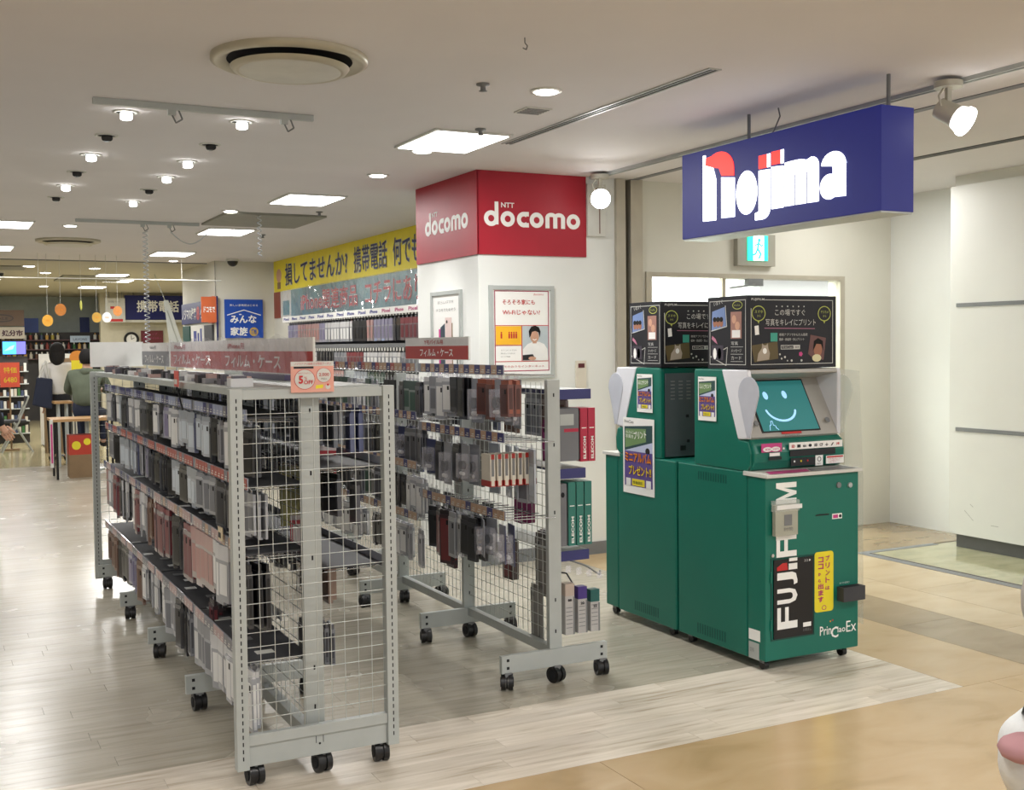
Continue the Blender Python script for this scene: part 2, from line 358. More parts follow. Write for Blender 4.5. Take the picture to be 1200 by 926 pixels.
for x, y, lb in [(1.27, 17.2, 0), (2.16, 17.4, 0), (1.6, 18.6, 0), (1.0, 20.5, 0), (2.3, 19.9, 0), (.8, 22.0, 0), (1.9, 22.5, 0)]:
    downlight(x, y, True, 'small far downlight in the yellowish ceiling beyond the joint', twin=False, r=.1)
for i, (x, y) in enumerate([(2.25, 4.653), (2.70, 5.622), (3.05, 9.6), (3.12, 11.75)]):
    t = MB().lathe((x, y, CZ), [(.03, 0), (.03, -.008), (.012, -.012), (.012, -.03), (.02, -.034), (0, -.036)], m_grey, 14).build('sprinkler_head')
    tag(t, ['grey sprinkler head in front of the long ceiling slot', 'grey sprinkler head just above the nearest light panel', 'small grey sprinkler right of the second light panel', 'small grey sprinkler right of the grey ceiling hatch'][i], 'sprinkler')
t = MB().tube([(2.064, 3.896, CZ), (2.064, 3.896, CZ-.02), (2.075, 3.896, CZ-.03), (2.07, 3.896, CZ-.045), (2.055, 3.896, CZ-.04)], .0025, m_grey).build('ceiling_hook'); tag(t, 'small metal hook in the ceiling near the top edge', 'hook')
# round air diffusers
def diffuser(x, y, r, lb):
    t = thing('round_air_vent', lb, 'air vent', (x, y, CZ))
    m = mat('vent_cream', '#b9b39f', .35, .2)
    MB().lathe((x, y, CZ), [(r, 0), (r*1.0, -.02), (r*.93, -.03), (r*.80, -.012)], m, 48).build('outer_ring', t)
    MB().lathe((x, y, CZ), [(r*.80, -.014), (r*.78, -.006), (0, -.004)], m_hole, 48).build('throat', t)
    MB().lathe((x, y, CZ), [(r*.76, -.040), (r*.72, -.056), (r*.64, -.058), (r*.6, -.05)], m, 48).build('inner_cone', t)
    MB().lathe((x, y, CZ), [(r*.66, -.057), (r*.6, -.061), (0, -.064)], m_offw, 48).build('centre_plate', t)
diffuser(1.34, 4.57, .315, 'large round cream air vent in the ceiling near the camera'); diffuser(1.36, 13.05, .33, 'smaller far round air vent over the left aisle')
# linear slot diffuser
t = thing('linear_air_slot', 'long thin dark slot vent running across the ceiling', 'air vent', (3.03, 5, CZ))
MB().box(3.0, 3.012, 3.99, 5.97, CZ-.006, CZ, m_metal).box(3.055, 3.067, 3.99, 5.97, CZ-.006, CZ, m_metal).box(3.03, 3.036, 3.99, 5.97, CZ-.006, CZ, m_metal).box(3.0, 3.067, 3.985, 3.99, CZ-.006, CZ, m_metal).build('frame', t)
MB().box(3.012, 3.055, 3.99, 5.97, CZ-.002, CZ, m_hole).build('slot', t)
t = thing('ceiling_grille', 'small rectangular louvred vent beside the round downlight', 'air vent', (2.72, 5.08, CZ))
MB().box(2.66, 2.80, 5.0, 5.15, CZ-.006, CZ, m_offw).build('frame', t)
for k in range(5): B(2.67, 2.79, 5.012+k*.027, 5.024+k*.027, CZ-.009, CZ-.006, m_grey).build('slat', t)
t = tag(B(2.31, 3.20, 9.86, 10.88, CZ-.02, CZ, mat('hatch_olive', '#8c8b80', .6)).build('ceiling_hatch'), 'large flat grey-olive panel in the ceiling above the aisle', 'ceiling panel')
for x0, x1, y0, y1, lb in [(-1.5, 1.25, 17.2, 17.9, 'long grey-olive ceiling panel at the far left'), (1.9, 2.9, 19.1, 20.6, 'grey-olive ceiling panel beside the far light panels')]:
    tag(B(x0, x1, y0, y1, CZ-.02, CZ, MC['hatch_olive']).build('ceiling_hatch'), lb, 'ceiling panel')
# hanging rails
def rail(x0, x1, y, lb, drops):
    t = thing('ceiling_rail', lb, 'rail', (x0, y, CZ))
    MB().box(x0, x1, y-.014, y+.014, CZ-.03, CZ-.001, m_metal).build('bar', t)
    for d in drops: MB().box(d-.018, d+.018, y-.012, y+.012, CZ-.055, CZ-.03, m_metal).tube([(d, y, CZ-.05), (d+.02, y, CZ-.09), (d+.05, y, CZ-.07), (d+.03, y, CZ-.02)], .004, m_grey).build('hook_clip', t)
rail(.712, 1.77, 5.65, 'grey ceiling rail above the spotlight rows, nearest the camera', (1.07, 1.62)); rail(1.2, 2.29, 10.9, 'thin grey ceiling rail beyond the spotlight rows', (1.78, 2.02))
m_cord = mat('pale_cord', '#b9bdc2', .3)
def coil(x, y, z0, z1, r, lb, n=26):
    t = MB().tube([(x+r*math.cos(k*PI/3), y+r*math.sin(k*PI/3), z0+(z1-z0)*k/(6*n)) for k in range(6*n+1)], .005, m_cord, 4).build('coiled_cord'); tag(t, lb, 'cord')
coil(1.8, 10.9, CZ-.09, 1.55, .022, 'pale coiled cord hanging from the far ceiling rail in front of the phone sign')
coil(2.6, 9.9, CZ-.02, 2.3, .018, 'pale coiled cord hanging beside the grey ceiling hatch', 8)
t = MB().tube([(2.03+.3*k/12, 10.9-.3*k/12, CZ-.09-.12*math.sin(PI*k/12)) for k in range(13)], .006, m_cord, 5).build('slack_cord'); tag(t, 'slack cord looping from the far rail to the ceiling hatch', 'cord')
def dome(x, y, lb):
    t = thing('dome_camera', lb, 'security camera', (x, y, CZ)); MB().cyl((x, y, CZ-.03), (x, y, CZ), .08, m_offw, 18).build('base', t)
    MB().lathe((x, y, CZ-.03), [(.07*math.cos(a*PI/12), -.07*math.sin(a*PI/12)) for a in range(7)], m_black, 18).build('dome', t)
dome(3.6, 15.1, 'black dome security camera at the top of the far pillar'); dome(.95, 18.5, 'black dome security camera on the far left ceiling')
# track spotlights
def track_spot(x, y, d, lb, energy):
    t = thing('track_spotlight', lb, 'spotlight', (x, y, CZ)); d = Vector(d).normalized(); mm = mat('spot_cream', '#b3b0a2', .4, .1)
    MB().cyl((x, y, CZ-.045), (x, y, CZ-.018), .062, mm, 24).build('mount', t)
    MB().box(x-.013, x+.013, y-.008, y+.008, CZ-.15, CZ-.045, mm).build('arm', t)
    p = Vector((x, y, CZ-.155)); q = p+d*.09
    MB().cyl(p-d*.05, p+d*.05, .046, mm, 24, .052).build('body', t)
    MB().cyl(p+d*.05, p+d*.085, .053, mat('frosted_glow', (1, .99, .97), emit=2.5), 24, .064).build('reflector', t)
    MB().cyl(p+d*.085, p+d*.1, .066, mat('spot_lens', (1, .99, .97), emit=18), 24).build('lens', t)
    MB().tube([(x-.03, y, CZ-.05), (x-.06, y, CZ-.085), (x-.045, y, CZ-.13), p], .005, mm).build('cable', t)
    spotl(*(p+d*.12), d, energy, 110, r=.05)
track_spot(4.10, 3.69, (.22, -.62, -.42), 'lit track spotlight beside the blue shop sign', 18)
track_spot(4.12, 6.70, (-.55, -1.0, -.5), 'lit track spotlight at the right end of the red column sign', 25)

# ================================================================== SHOP SIGN (lit letters)
t = thing('shop_sign', 'blue hanging lightbox sign reading nojima in glowing white letters', 'sign', (3.8, 4.43, 2.065))
MB().box(3.7, 3.895, 3.695, 5.16, 2.068, 2.525, m_lightbox).build('box', t, bevel=.002)
MB().box(3.705, 3.89, 3.70, 5.155, 2.060, 2.069, m_metal).build('underside_panel', t)
for y in (3.752, 4.712): MB().cyl((3.8, y, 2.52), (3.8, y, CZ), .009, m_grey, 8).build('hanging_rod', t)
MB().tube([(3.82, 4.60, 2.52), (3.83, 4.55, 2.57), (3.825, 4.50, 2.63), (3.83, 4.52, CZ)], .004, m_grey).build('power_cord', t)
O = (3.6995, 5.16, 0)
L = MB(); g = m_signglow
def blk(pts, m=g): L.poly(O, 'left', pts, m, .003)
def arc(cx, cy, rx, ry, a0, a1, n=12): return [(cx+rx*math.cos(math.radians(a0+(a1-a0)*i/n)), cy+ry*math.sin(math.radians(a0+(a1-a0)*i/n))) for i in range(n+1)]
blk([(.192, 2.147), (.304, 2.143), (.304, 2.36), (.25, 2.41), (.192, 2.39)])
blk([(.350, 2.149), (.459, 2.145), (.459, 2.345), (.350, 2.36)])
blk([(.192, 2.39), (.25, 2.41)]+[(.304, 2.36), (.28, 2.42), (.215, 2.44), (.215, 2.494), (.192, 2.494)])
# o
L.ring(O, 'left', .555, 2.256, .052, .08, .06, g, .003); L.ell(O, 'left', .555, 2.256, .03, .06, g, .003)
blk([(.65, 2.352), (.734, 2.349), (.734, 2.156)]+arc(.675, 2.156, .059, .047, 0, -90)+[(.622, 2.11), (.622, 2.145), (.65, 2.15)])
blk([(.746, 2.358), (.833, 2.352), (.833, 2.151), (.746, 2.152)])
blk([(.845, 2.154), (1.079, 2.152), (1.079, 2.32)]+arc(1.03, 2.32, .049, .045, 0, 90)+[(1.0, 2.355), (.97, 2.362), (.94, 2.365)]+arc(.90, 2.33, .04, .035, 90, 110)+[(.885, 2.365), (.845, 2.363)])
blk([(1.172, 2.16), (1.254, 2.156), (1.254, 2.31)]+arc(1.175, 2.305, .079, .062, 0, 175)+[(1.17, 2.30), (1.172, 2.29)]); L.ell(O, 'left', 1.15, 2.21, .062, .058, g, .003)
blk([(.715, 2.425), (.737, 2.425), (.737, 2.36), (.715, 2.36)]); blk([(.815, 2.43), (.836, 2.43), (.836, 2.364), (.815, 2.364)])
L.build('glowing_letters', t)
L = MB(); g = m_signred
blk([(.650, 2.425), (.715, 2.425), (.715, 2.36), (.650, 2.36)], g); blk([(.746, 2.43), (.815, 2.43), (.815, 2.366), (.746, 2.366)], g)
blk([(.215, 2.44), (.218, 2.478)]+arc(.33, 2.395, .125, .10, 120, 0)+[(.455, 2.355), (.352, 2.368), (.33, 2.41), (.28, 2.42)], g)
L.build('red_accents', t)['label'] = 'glowing red squares and arch'
L = MB(); gg = m_lightbox
L.poly(O, 'left', [(.915, 2.152), (.921, 2.152), (.921, 2.30), (.915, 2.30)], gg, .0035); L.poly(O, 'left', [(.998, 2.152), (1.004, 2.152), (1.004, 2.30), (.998, 2.30)], gg, .0035)
L.poly(O, 'left', [(.552, 2.20), (.560, 2.20), (.560, 2.32), (.552, 2.32)], mat('pale_glow', (.75, .82, 1), emit=1.5), .0035)
L.build('letter_gaps', t)

# ================================================================== COLUMN SIGN AND POSTERS
t = thing('corner_sign', 'red wraparound sign on the column top reading NTT docomo', 'sign', (3.3, YW, 2.112))
MB().box(3.294, 4.138, YW-.012, YW-.0005, 2.112, CZ-.001, m_red).build('front_panel', t)
MB().box(3.288, 3.2995, YW-.012, 7.985, 2.112, CZ-.001, m_red).build('side_panel', t)
def docomo(o, orient, x, y, sc, sxx=1):
    M = MB(); m = m_txtw; W = .034*sc; r = .0385*sc; h = .0375*sc
    def R(cx, a0=0, a1=2*PI): M.ring(o, orient, x+cx*sxx, y+.052*sc, r*sxx, h, W*.9, m, .002, a0=a0, a1=a1)
    R(.058*sc); M.rect(o, orient, x+(.085*sc)*sxx, x+(.113*sc)*sxx, y+.012*sc, y+.165*sc, m)
    R(.183*sc); R(.307*sc, .85, 2*PI-.85); M.rect(o, orient, x+.31*sc*sxx, x+.345*sc*sxx, y+0, y+.03*sc, m); M.rect(o, orient, x+.31*sc*sxx, x+.345*sc*sxx, y+.075*sc, y+.105*sc, m)
    R(.406*sc)
    for k in (.474, .536, .598): M.rect(o, orient, x+k*sc*sxx, x+(k+.032)*sc*sxx, y, y+.08*sc, m)
    M.ring(o, orient, x+.521*sc*sxx, y+.075*sc, .031*sc*sxx, .018*sc, .028*sc, m, a0=0, a1=PI); M.ring(o, orient, x+.583*sc*sxx, y+.075*sc, .031*sc*sxx, .018*sc, .028*sc, m, a0=0, a1=PI)
    R(.697*sc)
    M.text(o, orient, 'NTT', x+.133*sc*sxx, y+.128*sc, .1*sc*sxx, .034*sc, m, bold=.02)
    return M
docomo((0, YW-.0122, 0), 'front', 3.336, 2.303, 1.0).build('lettering', t)
docomo((3.2878, 7.86, 0), 'left', .05, 2.303, 1.0, 1.0).build('lettering', t)
# main poster
def frame_poster(name, o, orient, w_, h_, lb, cat='poster'):
    t = thing(name, lb, cat, o)
    M = MB()
    for a in ((0, .028, 0, h_), (w_-.028, w_, 0, h_), (.028, w_-.028, .001, .028), (.028, w_-.028, h_-.028, h_-.001)): M.rect(o, orient, *a, m_metal, .018)
    M.build('frame', t); MB().rect(o, orient, .02, w_-.02, .02, h_-.02, m_txtw, .008).build('sheet', t); return t
O = (3.372, YW-.001, 1.27); t = frame_poster('framed_poster', O, 'front', .50, .635, 'framed poster on the column front with Wi-Fi text and smiling man')
P = MB(); n = .0082
for a in ((.045, .455, .36, .365), (.045, .455, .115, .12), (.045, .245, .225, .23), (.245, .25, .115, .36)): P.rect(O, 'front', *a, m_txtr, .001, n)
for a in ((.04, .046, .05, .60), (.454, .46, .05, .60), (.04, .46, .595, .601), (.04, .46, .05, .056)): P.rect(O, 'front', *a, mat('poster_maroon', '#a03050', .5), .001, n)
P.text(O, 'front', 'そろそろ家にも', .10, .505, .25, .036, m_txtr, off=n, bold=.01); P.text(O, 'front', 'Wi-Fiじゃない?', .10, .435, .29, .036, m_txtr, off=n, bold=.01)
P.text(O, 'front', 'docomo', .34, .57, .08, .014, m_txtr, off=n)
P.rect(O, 'front', .048, .243, .232, .358, mat('poster_amber', '#f2b824', .5), .001, n)
for k in range(5): x = (.09, .15, .168, .186, .204)[k]; P.ell(O, 'front', x, .315, .006, .006, m_txtr, .001, n+.001, 8).rect(O, 'front', x-.006, x+.006, .275, .308, m_txtr, .001, n+.001)
for k in range(3): P.text(O, 'front', ['外でつかうスマホも', '家のネットも安心に', 'ひとつで快適'][k], .085, .19-.022*k, (.12, .11, .07)[k], .010, m_grey, off=n)
P.rect(O, 'front', .251, .453, .121, .359, mat('poster_room', '#b9c4c8', .5), .001, n)
P.poly(O, 'front', [(.255, .121), (.255, .20), (.29, .235), (.33, .25), (.38, .25), (.42, .235), (.445, .20), (.45, .121)], m_white, .001, n+.001)
P.ell(O, 'front', .345, .287, .033, .042, m_skin, .001, n+.002); P.rect(O, 'front', .33, .36, .24, .26, m_skin, .001, n+.002)
P.poly(O, 'front', [(.305, .28), (.30, .325), (.32, .355), (.35, .362), (.38, .35), (.392, .32), (.385, .28), (.376, .315), (.35, .325), (.325, .318), (.314, .29)], m_hair, .001, n+.003)
P.stroke(O, 'front', [(.333, .268), (.345, .262), (.358, .268)], .005, m_txtw, .001, n+.003)
P.poly(O, 'front', [(.252, .125), (.252, .16), (.33, .165), (.345, .14), (.335, .125)], m_txtk, .001, n+.003); P.ell(O, 'front', .325, .137, .03, .013, m_skin, .001, n+.004, 12)
P.text(O, 'front', 'ドコモのおうちインターネット', .06, .075, .36, .016, m_txtr, off=n)
P.build('print', t)
O = (3.2995, 7.72, 1.2); t = frame_poster('framed_poster', O, 'left', .53, .69, 'narrow framed phone poster on the left face of the white column')
P = MB(); P.text(O, 'left', 'あたらしいスマホを', .12, .60, .28, .022, m_grey, off=n).text(O, 'left', 'ドコモでためそう', .10, .545, .33, .022, m_grey, off=n)
P.rect(O, 'left', .13, .16, .1, .42, mat('phone_pink', '#d43c96', .3), .001, n).poly(O, 'left', [(.16, .1), (.24, .1), (.24, .46), (.16, .43)], mat('phone_slate', '#40505c', .3), .001, n)
P.rect(O, 'left', .25, .36, .1, .50, mat('phone_rose', '#e6d0cc', .3), .001, n+.001).ell(O, 'left', .28, .47, .012, .012, m_txtk, .001, n+.002, 12).rect(O, 'left', .36, .375, .1, .46, m_brown, .001, n)
P.build('print', t)
t = thing('wall_switch', 'beige wall plate with a small dark red display on the column', 'switch', (4.09, YW, 1.13))
MB().box(4.045, 4.128, YW-.015, YW, 1.13, 1.385, mat('plate_beige', '#ddd6c6', .4)).build('plate', t)
MB().box(4.062, 4.112, YW-.018, YW-.015, 1.335, 1.365, mat('display_red', '#5a1d20', .3)).build('display', t)
t = tag(MB().box(4.14, 4.29, YW-.03, YW, 2.26, CZ-.05, m_offw).box(4.235, 4.242, YW-.032, YW-.03, 2.28, CZ-.05, mat('rust_line', '#6a4535')).build('wall_duct'), 'pale vertical cable duct at the right end of the red sign', 'duct')
# exit sign
t = thing('exit_sign', 'small green lit exit sign with a running figure above the door', 'sign', (5.61, YW, 2.08))
MB().box(5.44, 5.80, YW-.05, YW, 2.08, 2.32, mat('exit_frame', '#9c998c', .5)).build('frame', t)
MB().box(5.53, 5.72, YW-.06, YW-.05, 2.12, 2.31, mat('exit_green', (.02, .75, .45), emit=1.6)).build('panel', t)
P = MB(); O = (5.53, YW-.0605, 2.12); gw = mat('exit_white', (.9, 1, .95), emit=2)
P.rect(O, 'front', .05, .15, .0, .19, gw, .001); kg = MC['exit_green']
P.ell(O, 'front', .105, .155, .014, .014, kg, .001, .001, 12).stroke(O, 'front', [(.10, .14), (.09, .09), (.12, .05), (.105, .02)], .016, kg, .001, .001).stroke(O, 'front', [(.09, .09), (.07, .05), (.055, .045)], .014, kg, .001, .001).stroke(O, 'front', [(.10, .13), (.13, .11), (.14, .12)], .01, kg, .001, .001).stroke(O, 'front', [(.10, .13), (.07, .115)], .01, kg, .001, .001)
P.build('running_figure', t)

# ================================================================== PHOTO KIOSKS
m_bezel = mat('kiosk_bezel', '#a8a6a0', .4, var=.03); m_hoodw = mat('kiosk_hood_white', '#dcdee4', .35, var=.03)
m_screen = mat('screen_teal', (.02, .15, .15), emit=.55); m_smile = mat('smile_blue', (.3, .55, .8), emit=.8)
m_pink = mat('sticker_pink', '#c04080', .5); m_orange = mat('print_orange', '#e89018', .5); m_blueink = mat('print_blue', '#2c3c98', .5)
def ad_poster(O, w_, h_, t, nm, lb):
    P = MB(); P.rect(O, 'left', 0, w_, 0, h_, m_txtw, .002).build(nm+'_sheet', t)
    P = MB(); n = .0021
    P.poly(O, 'left', [(.05*w_, .56*h_), (.95*w_, .70*h_), (.95*w_, .92*h_), (.05*w_, .88*h_)], mat('ad_dark', '#2c4a4c', .5), .0005, n)
    P.poly(O, 'left', [(.08*w_, .60*h_), (.75*w_, .70*h_), (.75*w_, .87*h_), (.08*w_, .85*h_)], mat('ad_green', '#6f8f5c', .5), .0005, n+.0003)
    P.rect(O, 'left', .05*w_, .95*w_, .10*h_, .56*h_, mat('ad_purple', '#5c4a8c', .5), .0005, n)
    P.poly(O, 'left', [(.05*w_, .56*h_), (.95*w_, .70*h_), (.95*w_, .56*h_)], mat('ad_pale', '#b9c2dc', .5), .0005, n)
    P.ell(O, 'left', .80*w_, .58*h_, .07*w_, .045*h_, m_hair, .0005, n+.0006, 12).rect(O, 'left', .74*w_, .88*w_, .49*h_, .55*h_, m_blueink, .0005, n+.0006)
    P.text(O, 'left', 'かんたんに', .1*w_, .79*h_, .26*w_, .04*h_, m_txtw, off=n+.001).text(O, 'left', '写真を', .1*w_, .73*h_, .26*w_, .05*h_, m_txtw, off=n+.001).text(O, 'left', 'プリント', .38*w_, .72*h_, .40*w_, .10*h_, m_txtw, off=n+.001, bold=.02, rot=.12)
    P.text(O, 'left', 'ミニアルバム', .08*w_, .42*h_, .84*w_, .13*h_, mat('ad_rust', '#9c3c10', .5), off=n+.0008, bold=.06).text(O, 'left', 'ミニアルバム', .08*w_, .42*h_, .84*w_, .13*h_, m_orange, off=n+.0014, bold=.01)
    P.text(O, 'left', 'プレゼント!!', .20*w_, .25*h_, .72*w_, .13*h_, MC['ad_rust'], off=n+.0008, bold=.06).text(O, 'left', 'プレゼント!!', .20*w_, .25*h_, .72*w_, .13*h_, m_yel, off=n+.0014, bold=.01)
    P.rect(O, 'left', .30*w_, .70*w_, .11*h_, .20*h_, m_yel, .0005, n+.0004).text(O, 'left', '数量限定', .34*w_, .135*h_, .3*w_, .04*h_, m_greend, off=n+.001)
    P.rect(O, 'left', .10*w_, .25*w_, .10*h_, .20*h_, m_white, .0005, n+.0004).rect(O, 'left', .75*w_, .9*w_, .10*h_, .20*h_, m_white, .0005, n+.0004)
    P.text(O, 'left', 'PrinCiao', .06*w_, .93*h_, .3*w_, .04*h_, m_txtk, off=n)
    P.build(nm, t)['label'] = lb
def kiosk(x0, mir, lb, kid):
    x1 = x0+.56
    Y = (lambda y: y) if not mir else (lambda y: 9.40-y)
    t = thing('photo_print_kiosk', lb, 'kiosk', (x0+.28, Y(4.36), 0), None)
    def prism(prof, xa, xb, m, nm, bevel=.006):
        M = MB(); n = len(prof); pr_ = [(Y(a), b) for a, b in prof]
        A = sum(pr_[i][0]*pr_[(i+1) % n][1]-pr_[(i+1) % n][0]*pr_[i][1] for i in range(n))
        if A < 0: pr_ = pr_[::-1]
        vs = [(xa, a, b) for a, b in pr_]+[(xb, a, b) for a, b in pr_]
        M.add(vs, [tuple(range(n))[::-1], tuple(range(n, 2*n))]+[(i, (i+1) % n, n+(i+1) % n, n+i) for i in range(n)], m)
        return M.build(nm, t, bevel=bevel)
    prism([(4.15, .045), (4.69, .045), (4.69, .905), (4.15, .905)], x0, x1, m_green, 'lower_cabinet')
    prism([(4.02, .05), (4.145, .05), (4.145, .888), (4.02, .888)], x0, x1, m_green, 'front_door')
    prism([(4.0, .888), (4.17, .888), (4.17, .908), (4.0, .904)], x0-.006, x1+.006, m_offw, 'shelf', .002)
    # upper side cheeks and back
    cheek = [(4.16, .905), (4.555, .905), (4.555, 1.36), (4.545, 1.374), (4.33, 1.374), (4.21, 1.05), (4.145, 1.045), (4.125, .99), (4.13, .93)]
    prism(cheek, x0+.002, x0+.03, m_green, 'side_cheek'); prism(cheek, x1-.03, x1-.002, m_green, 'side_cheek')
    prism([(4.30, .906), (4.54, .906), (4.54, 1.372), (4.34, 1.372)], x0+.03, x1-.03, m_green, 'upper_cabinet')
    # control panel (bulging)
    prism([(4.30, .906), (4.135, .91), (4.112, .95), (4.108, .99), (4.122, 1.035), (4.15, 1.055), (4.30, 1.055)], x0+.012, x1-.004, m_green, 'control_panel', .008)
    # hood
    hs = [(4.335, 1.374), (4.145, 1.374), (4.138, 1.345), (4.14, 1.056), (4.213, 1.05)]
    prism(hs, x0-.001, x0+.022, m_hoodw, 'hood_side', .006); prism(hs, x1-.022, x1+.001, m_hoodw, 'hood_side', .006)
    prism([(4.335, 1.374), (4.145, 1.374), (4.14, 1.355), (4.29, 1.325), (4.33, 1.33)], x0+.02, x1-.02, m_bezel, 'hood_top', .004)
    prism([(4.15, 1.050), (4.135, 1.062), (4.30, 1.345), (4.32, 1.34), (4.24, 1.055)], x0+.02, x1-.02, m_bezel, 'bezel', .003)
    # tilted screen frame
    sy0, sz0, sy1, sz1 = Y(4.148), 1.085, Y(4.278), 1.308
    ez = Vector((0, sy1-sy0, sz1-sz0)).normalized(); ex = Vector((1, 0, 0)) if not mir else Vector((-1, 0, 0)); nn = ex.cross(ez); nn = -nn if (nn.y > 0) != mir else nn
    fr = (ex, ez, nn); o = Vector((x0+.095 if not mir else x1-.095, sy0, sz0)); W, H = .335, .262; n0 = .004
    MB().rect(o, fr, -.008, W+.008, -.006, H+.008, m_black, .004).build('screen_frame', t)
    MB().rect(o, fr, 0, W, 0, H, m_screen, .0015, n0).build('screen', t)
    P = MB(); n1 = n0+.0016
    P.ell(o, fr, .085, .185, .014, .021, m_smile, .0005, n1).ell(o, fr, .20, .187, .014, .021, m_smile, .0005, n1)
    P.stroke(o, fr, [(.145+.088*math.cos(math.radians(a)), .118+.068*math.sin(math.radians(a))) for a in range(190, 355, 12)], .011, m_smile, .0005, n1)
    P.stroke(o, fr, [(.04, .0+.005), (.048, .03), (.055, .03), (.06, .05), (.07, .05), (.068, .03), (.08, .025), (.08, .015), (.09, .005)], .003, m_smile, .0005, n1)
    P.build('smiling_face_graphic', t)
    ad = MB(); ad.rect(o, fr, .10, .22, -.018, -.008, m_txtr, .001, n0); ad.text(o, fr, 'FUJIFILM', .115, -.036, .085, .012, m_grey, off=n0); ad.build('bezel_marking', t)
    for xx in (x0+.06, x1-.07): MB().ell((xx, Y(4.165), 1.12), fr, 0, 0, .014, .014, m_grey, .002, .012, 16).build('speaker', t)
    # teardrop wings
    for xx, mm, nm in ((x0-.004, mat('wing_grey', '#bcc0ca', .3), 'side_wing'), (x1-.004, m_clear, 'side_wing')):
        pts = [(4.135+.072*math.cos(a), 1.265+.078*math.sin(a)) for a in [math.radians(k) for k in range(-10, 191, 15)]]+[(4.10, 1.15), (4.118, 1.062), (4.135, 1.06), (4.18, 1.17)][::1]
        pts = [(4.135+.072*math.cos(math.radians(k)), 1.265+.078*math.sin(math.radians(k))) for k in range(-10, 191, 15)]+[(4.10, 1.15), (4.125, 1.062), (4.145, 1.062), (4.18, 1.17)]
        prism(pts, xx, xx+.008, mm if nm else mm, nm, .002)
    for (a, b) in ((4.07, 4.10), (4.62, 4.65)):
        for xx in (x0+.03, x1-.06):
            MB().cyl((xx, Y(a)+.01, .022), (xx+.025, Y(a)+.01, .022), .022, m_black, 14).box(xx-.004, xx+.029, Y(a)-.005, Y(a)+.025, .03, .05, m_grey).build('caster', t)
    # vents
    V = MB()
    for k in range(12): y = 4.31+k*.0195; V.box(x0-.001, x0+.001, Y(y), Y(y+.006), .075, .125, m_greend)
    if not mir:
        for k in range(12): y = 4.30+k*.0195; V.box(x0-.001, x0+.001, y, y+.006, .835, .875, m_greend)
    V.build('vent_slots', t)
    return t, Y, x0, x1
k1, Y1, X0, X1 = kiosk(3.33, False, 'green photo print kiosk in front, with smiling screen and FUJIFILM on its door', 1)
# front door graphics
F = 4.0195; O = (X0, F, 0); fx = lambda a: a-3.30
P = MB(); 
P.rect(O, 'front', .045, .275, .150, .512, m_black, .006).build('delivery_window', k1)
P = MB(); P.rect(O, 'front', .035, .285, .142, .150, m_greend, .002).rect(O, 'front', .035, .285, .515, .520, m_greend, .002).rect(O, 'front', .030, .035, .142, .52, m_greend, .002).rect(O, 'front', .282, .287, .142, .52, m_greend, .002).build('window_door_outline', k1)
vt = (Vector((0, 0, 1)), Vector((-1, 0, 0)), Vector((0, -1, 0)))   # text running upward
P = MB(); Ot = (X0+.18, F, 0); cap = .118
def VL(body, z0, z1, off=.0062, m=m_txtw, bold=.045): P.text(Ot, vt, body, z0, 0, z1-z0, cap, m, off=off, bold=bold)
VL('F', .192, .292, bold=.02); VL('U', .308, .378); VL('J', .392, .452)
P.rect(Ot, vt, .462, .490, 0, .05, m_txtw, .001, .006); VL('F', .522, .600, .0005, bold=.02); P.rect(Ot, vt, .765, .789, 0, cap, m_txtw, .001).rect(Ot, vt, .838, .862, 0, cap, m_txtw, .001).poly(Ot, vt, [(.789, cap), (.789, cap*.62), (.806, 0), (.821, 0), (.8135, cap*.34)], m_txtw, .001).poly(Ot, vt, [(.838, cap), (.838, cap*.62), (.821, 0), (.806, 0), (.8135, cap*.34)], m_txtw, .001); P.rect(Ot, vt, .60, .63, 0, cap, m_txtw, .001); P.rect(Ot, vt, .50, .515, 0, cap*.4, m_txtw, .001, .006)
P.build('lettering', k1)
P = MB(); P.poly(Ot, vt, [(.462, .055), (.495, .06), (.495, .085), (.478, cap), (.462, cap)], m_txtr, .001, .006).build('red_mark', k1)['label'] = 'small red flag shape in the lettering'
P = MB(); P.rect(O, 'front', .215, .262, .188, .208, m_txtw, .001, .0062).text(O, 'front', 'お取出し', .213, .168, .05, .014, m_grey, off=.0062).text(O, 'front', 'ココ ▶', .22, .49, .04, .012, m_txtw, off=.0062).build('window_print', k1)
def rr(x0, x1, y0, y1, r): return [(cx+r*math.cos(math.radians(a)), cy+r*math.sin(math.radians(a))) for cx, cy, a0 in ((x1-r, y0+r, 270), (x1-r, y1-r, 0), (x0+r, y1-r, 90), (x0+r, y0+r, 180)) for a in (a0, a0+30, a0+60, a0+90)]
P = MB(); P.poly(O, 'front', rr(.288, .402, .243, .525, .015), m_yel, .002)
for k, c in enumerate('プリントは'): P.text(O, 'front', c, .352, .480-k*.034, .026, .026 if k < 4 else .018, mat('magenta_ink', '#b02a6a', .5), off=.002, bold=.02)
for k, c in enumerate('ココから出ます'): P.text(O, 'front', c, .308, .475-k*.031, .032 if k not in (2, 3) else .016, .026 if k not in (2, 3) else .016, MC['magenta_ink'], off=.002, bold=.03)
P.ring(O, 'front', .345, .262, .012, .010, .003, MC['magenta_ink'], .0005, .002)
P.build('yellow_sticker', k1)['label'] = 'yellow sticker with magenta writing'
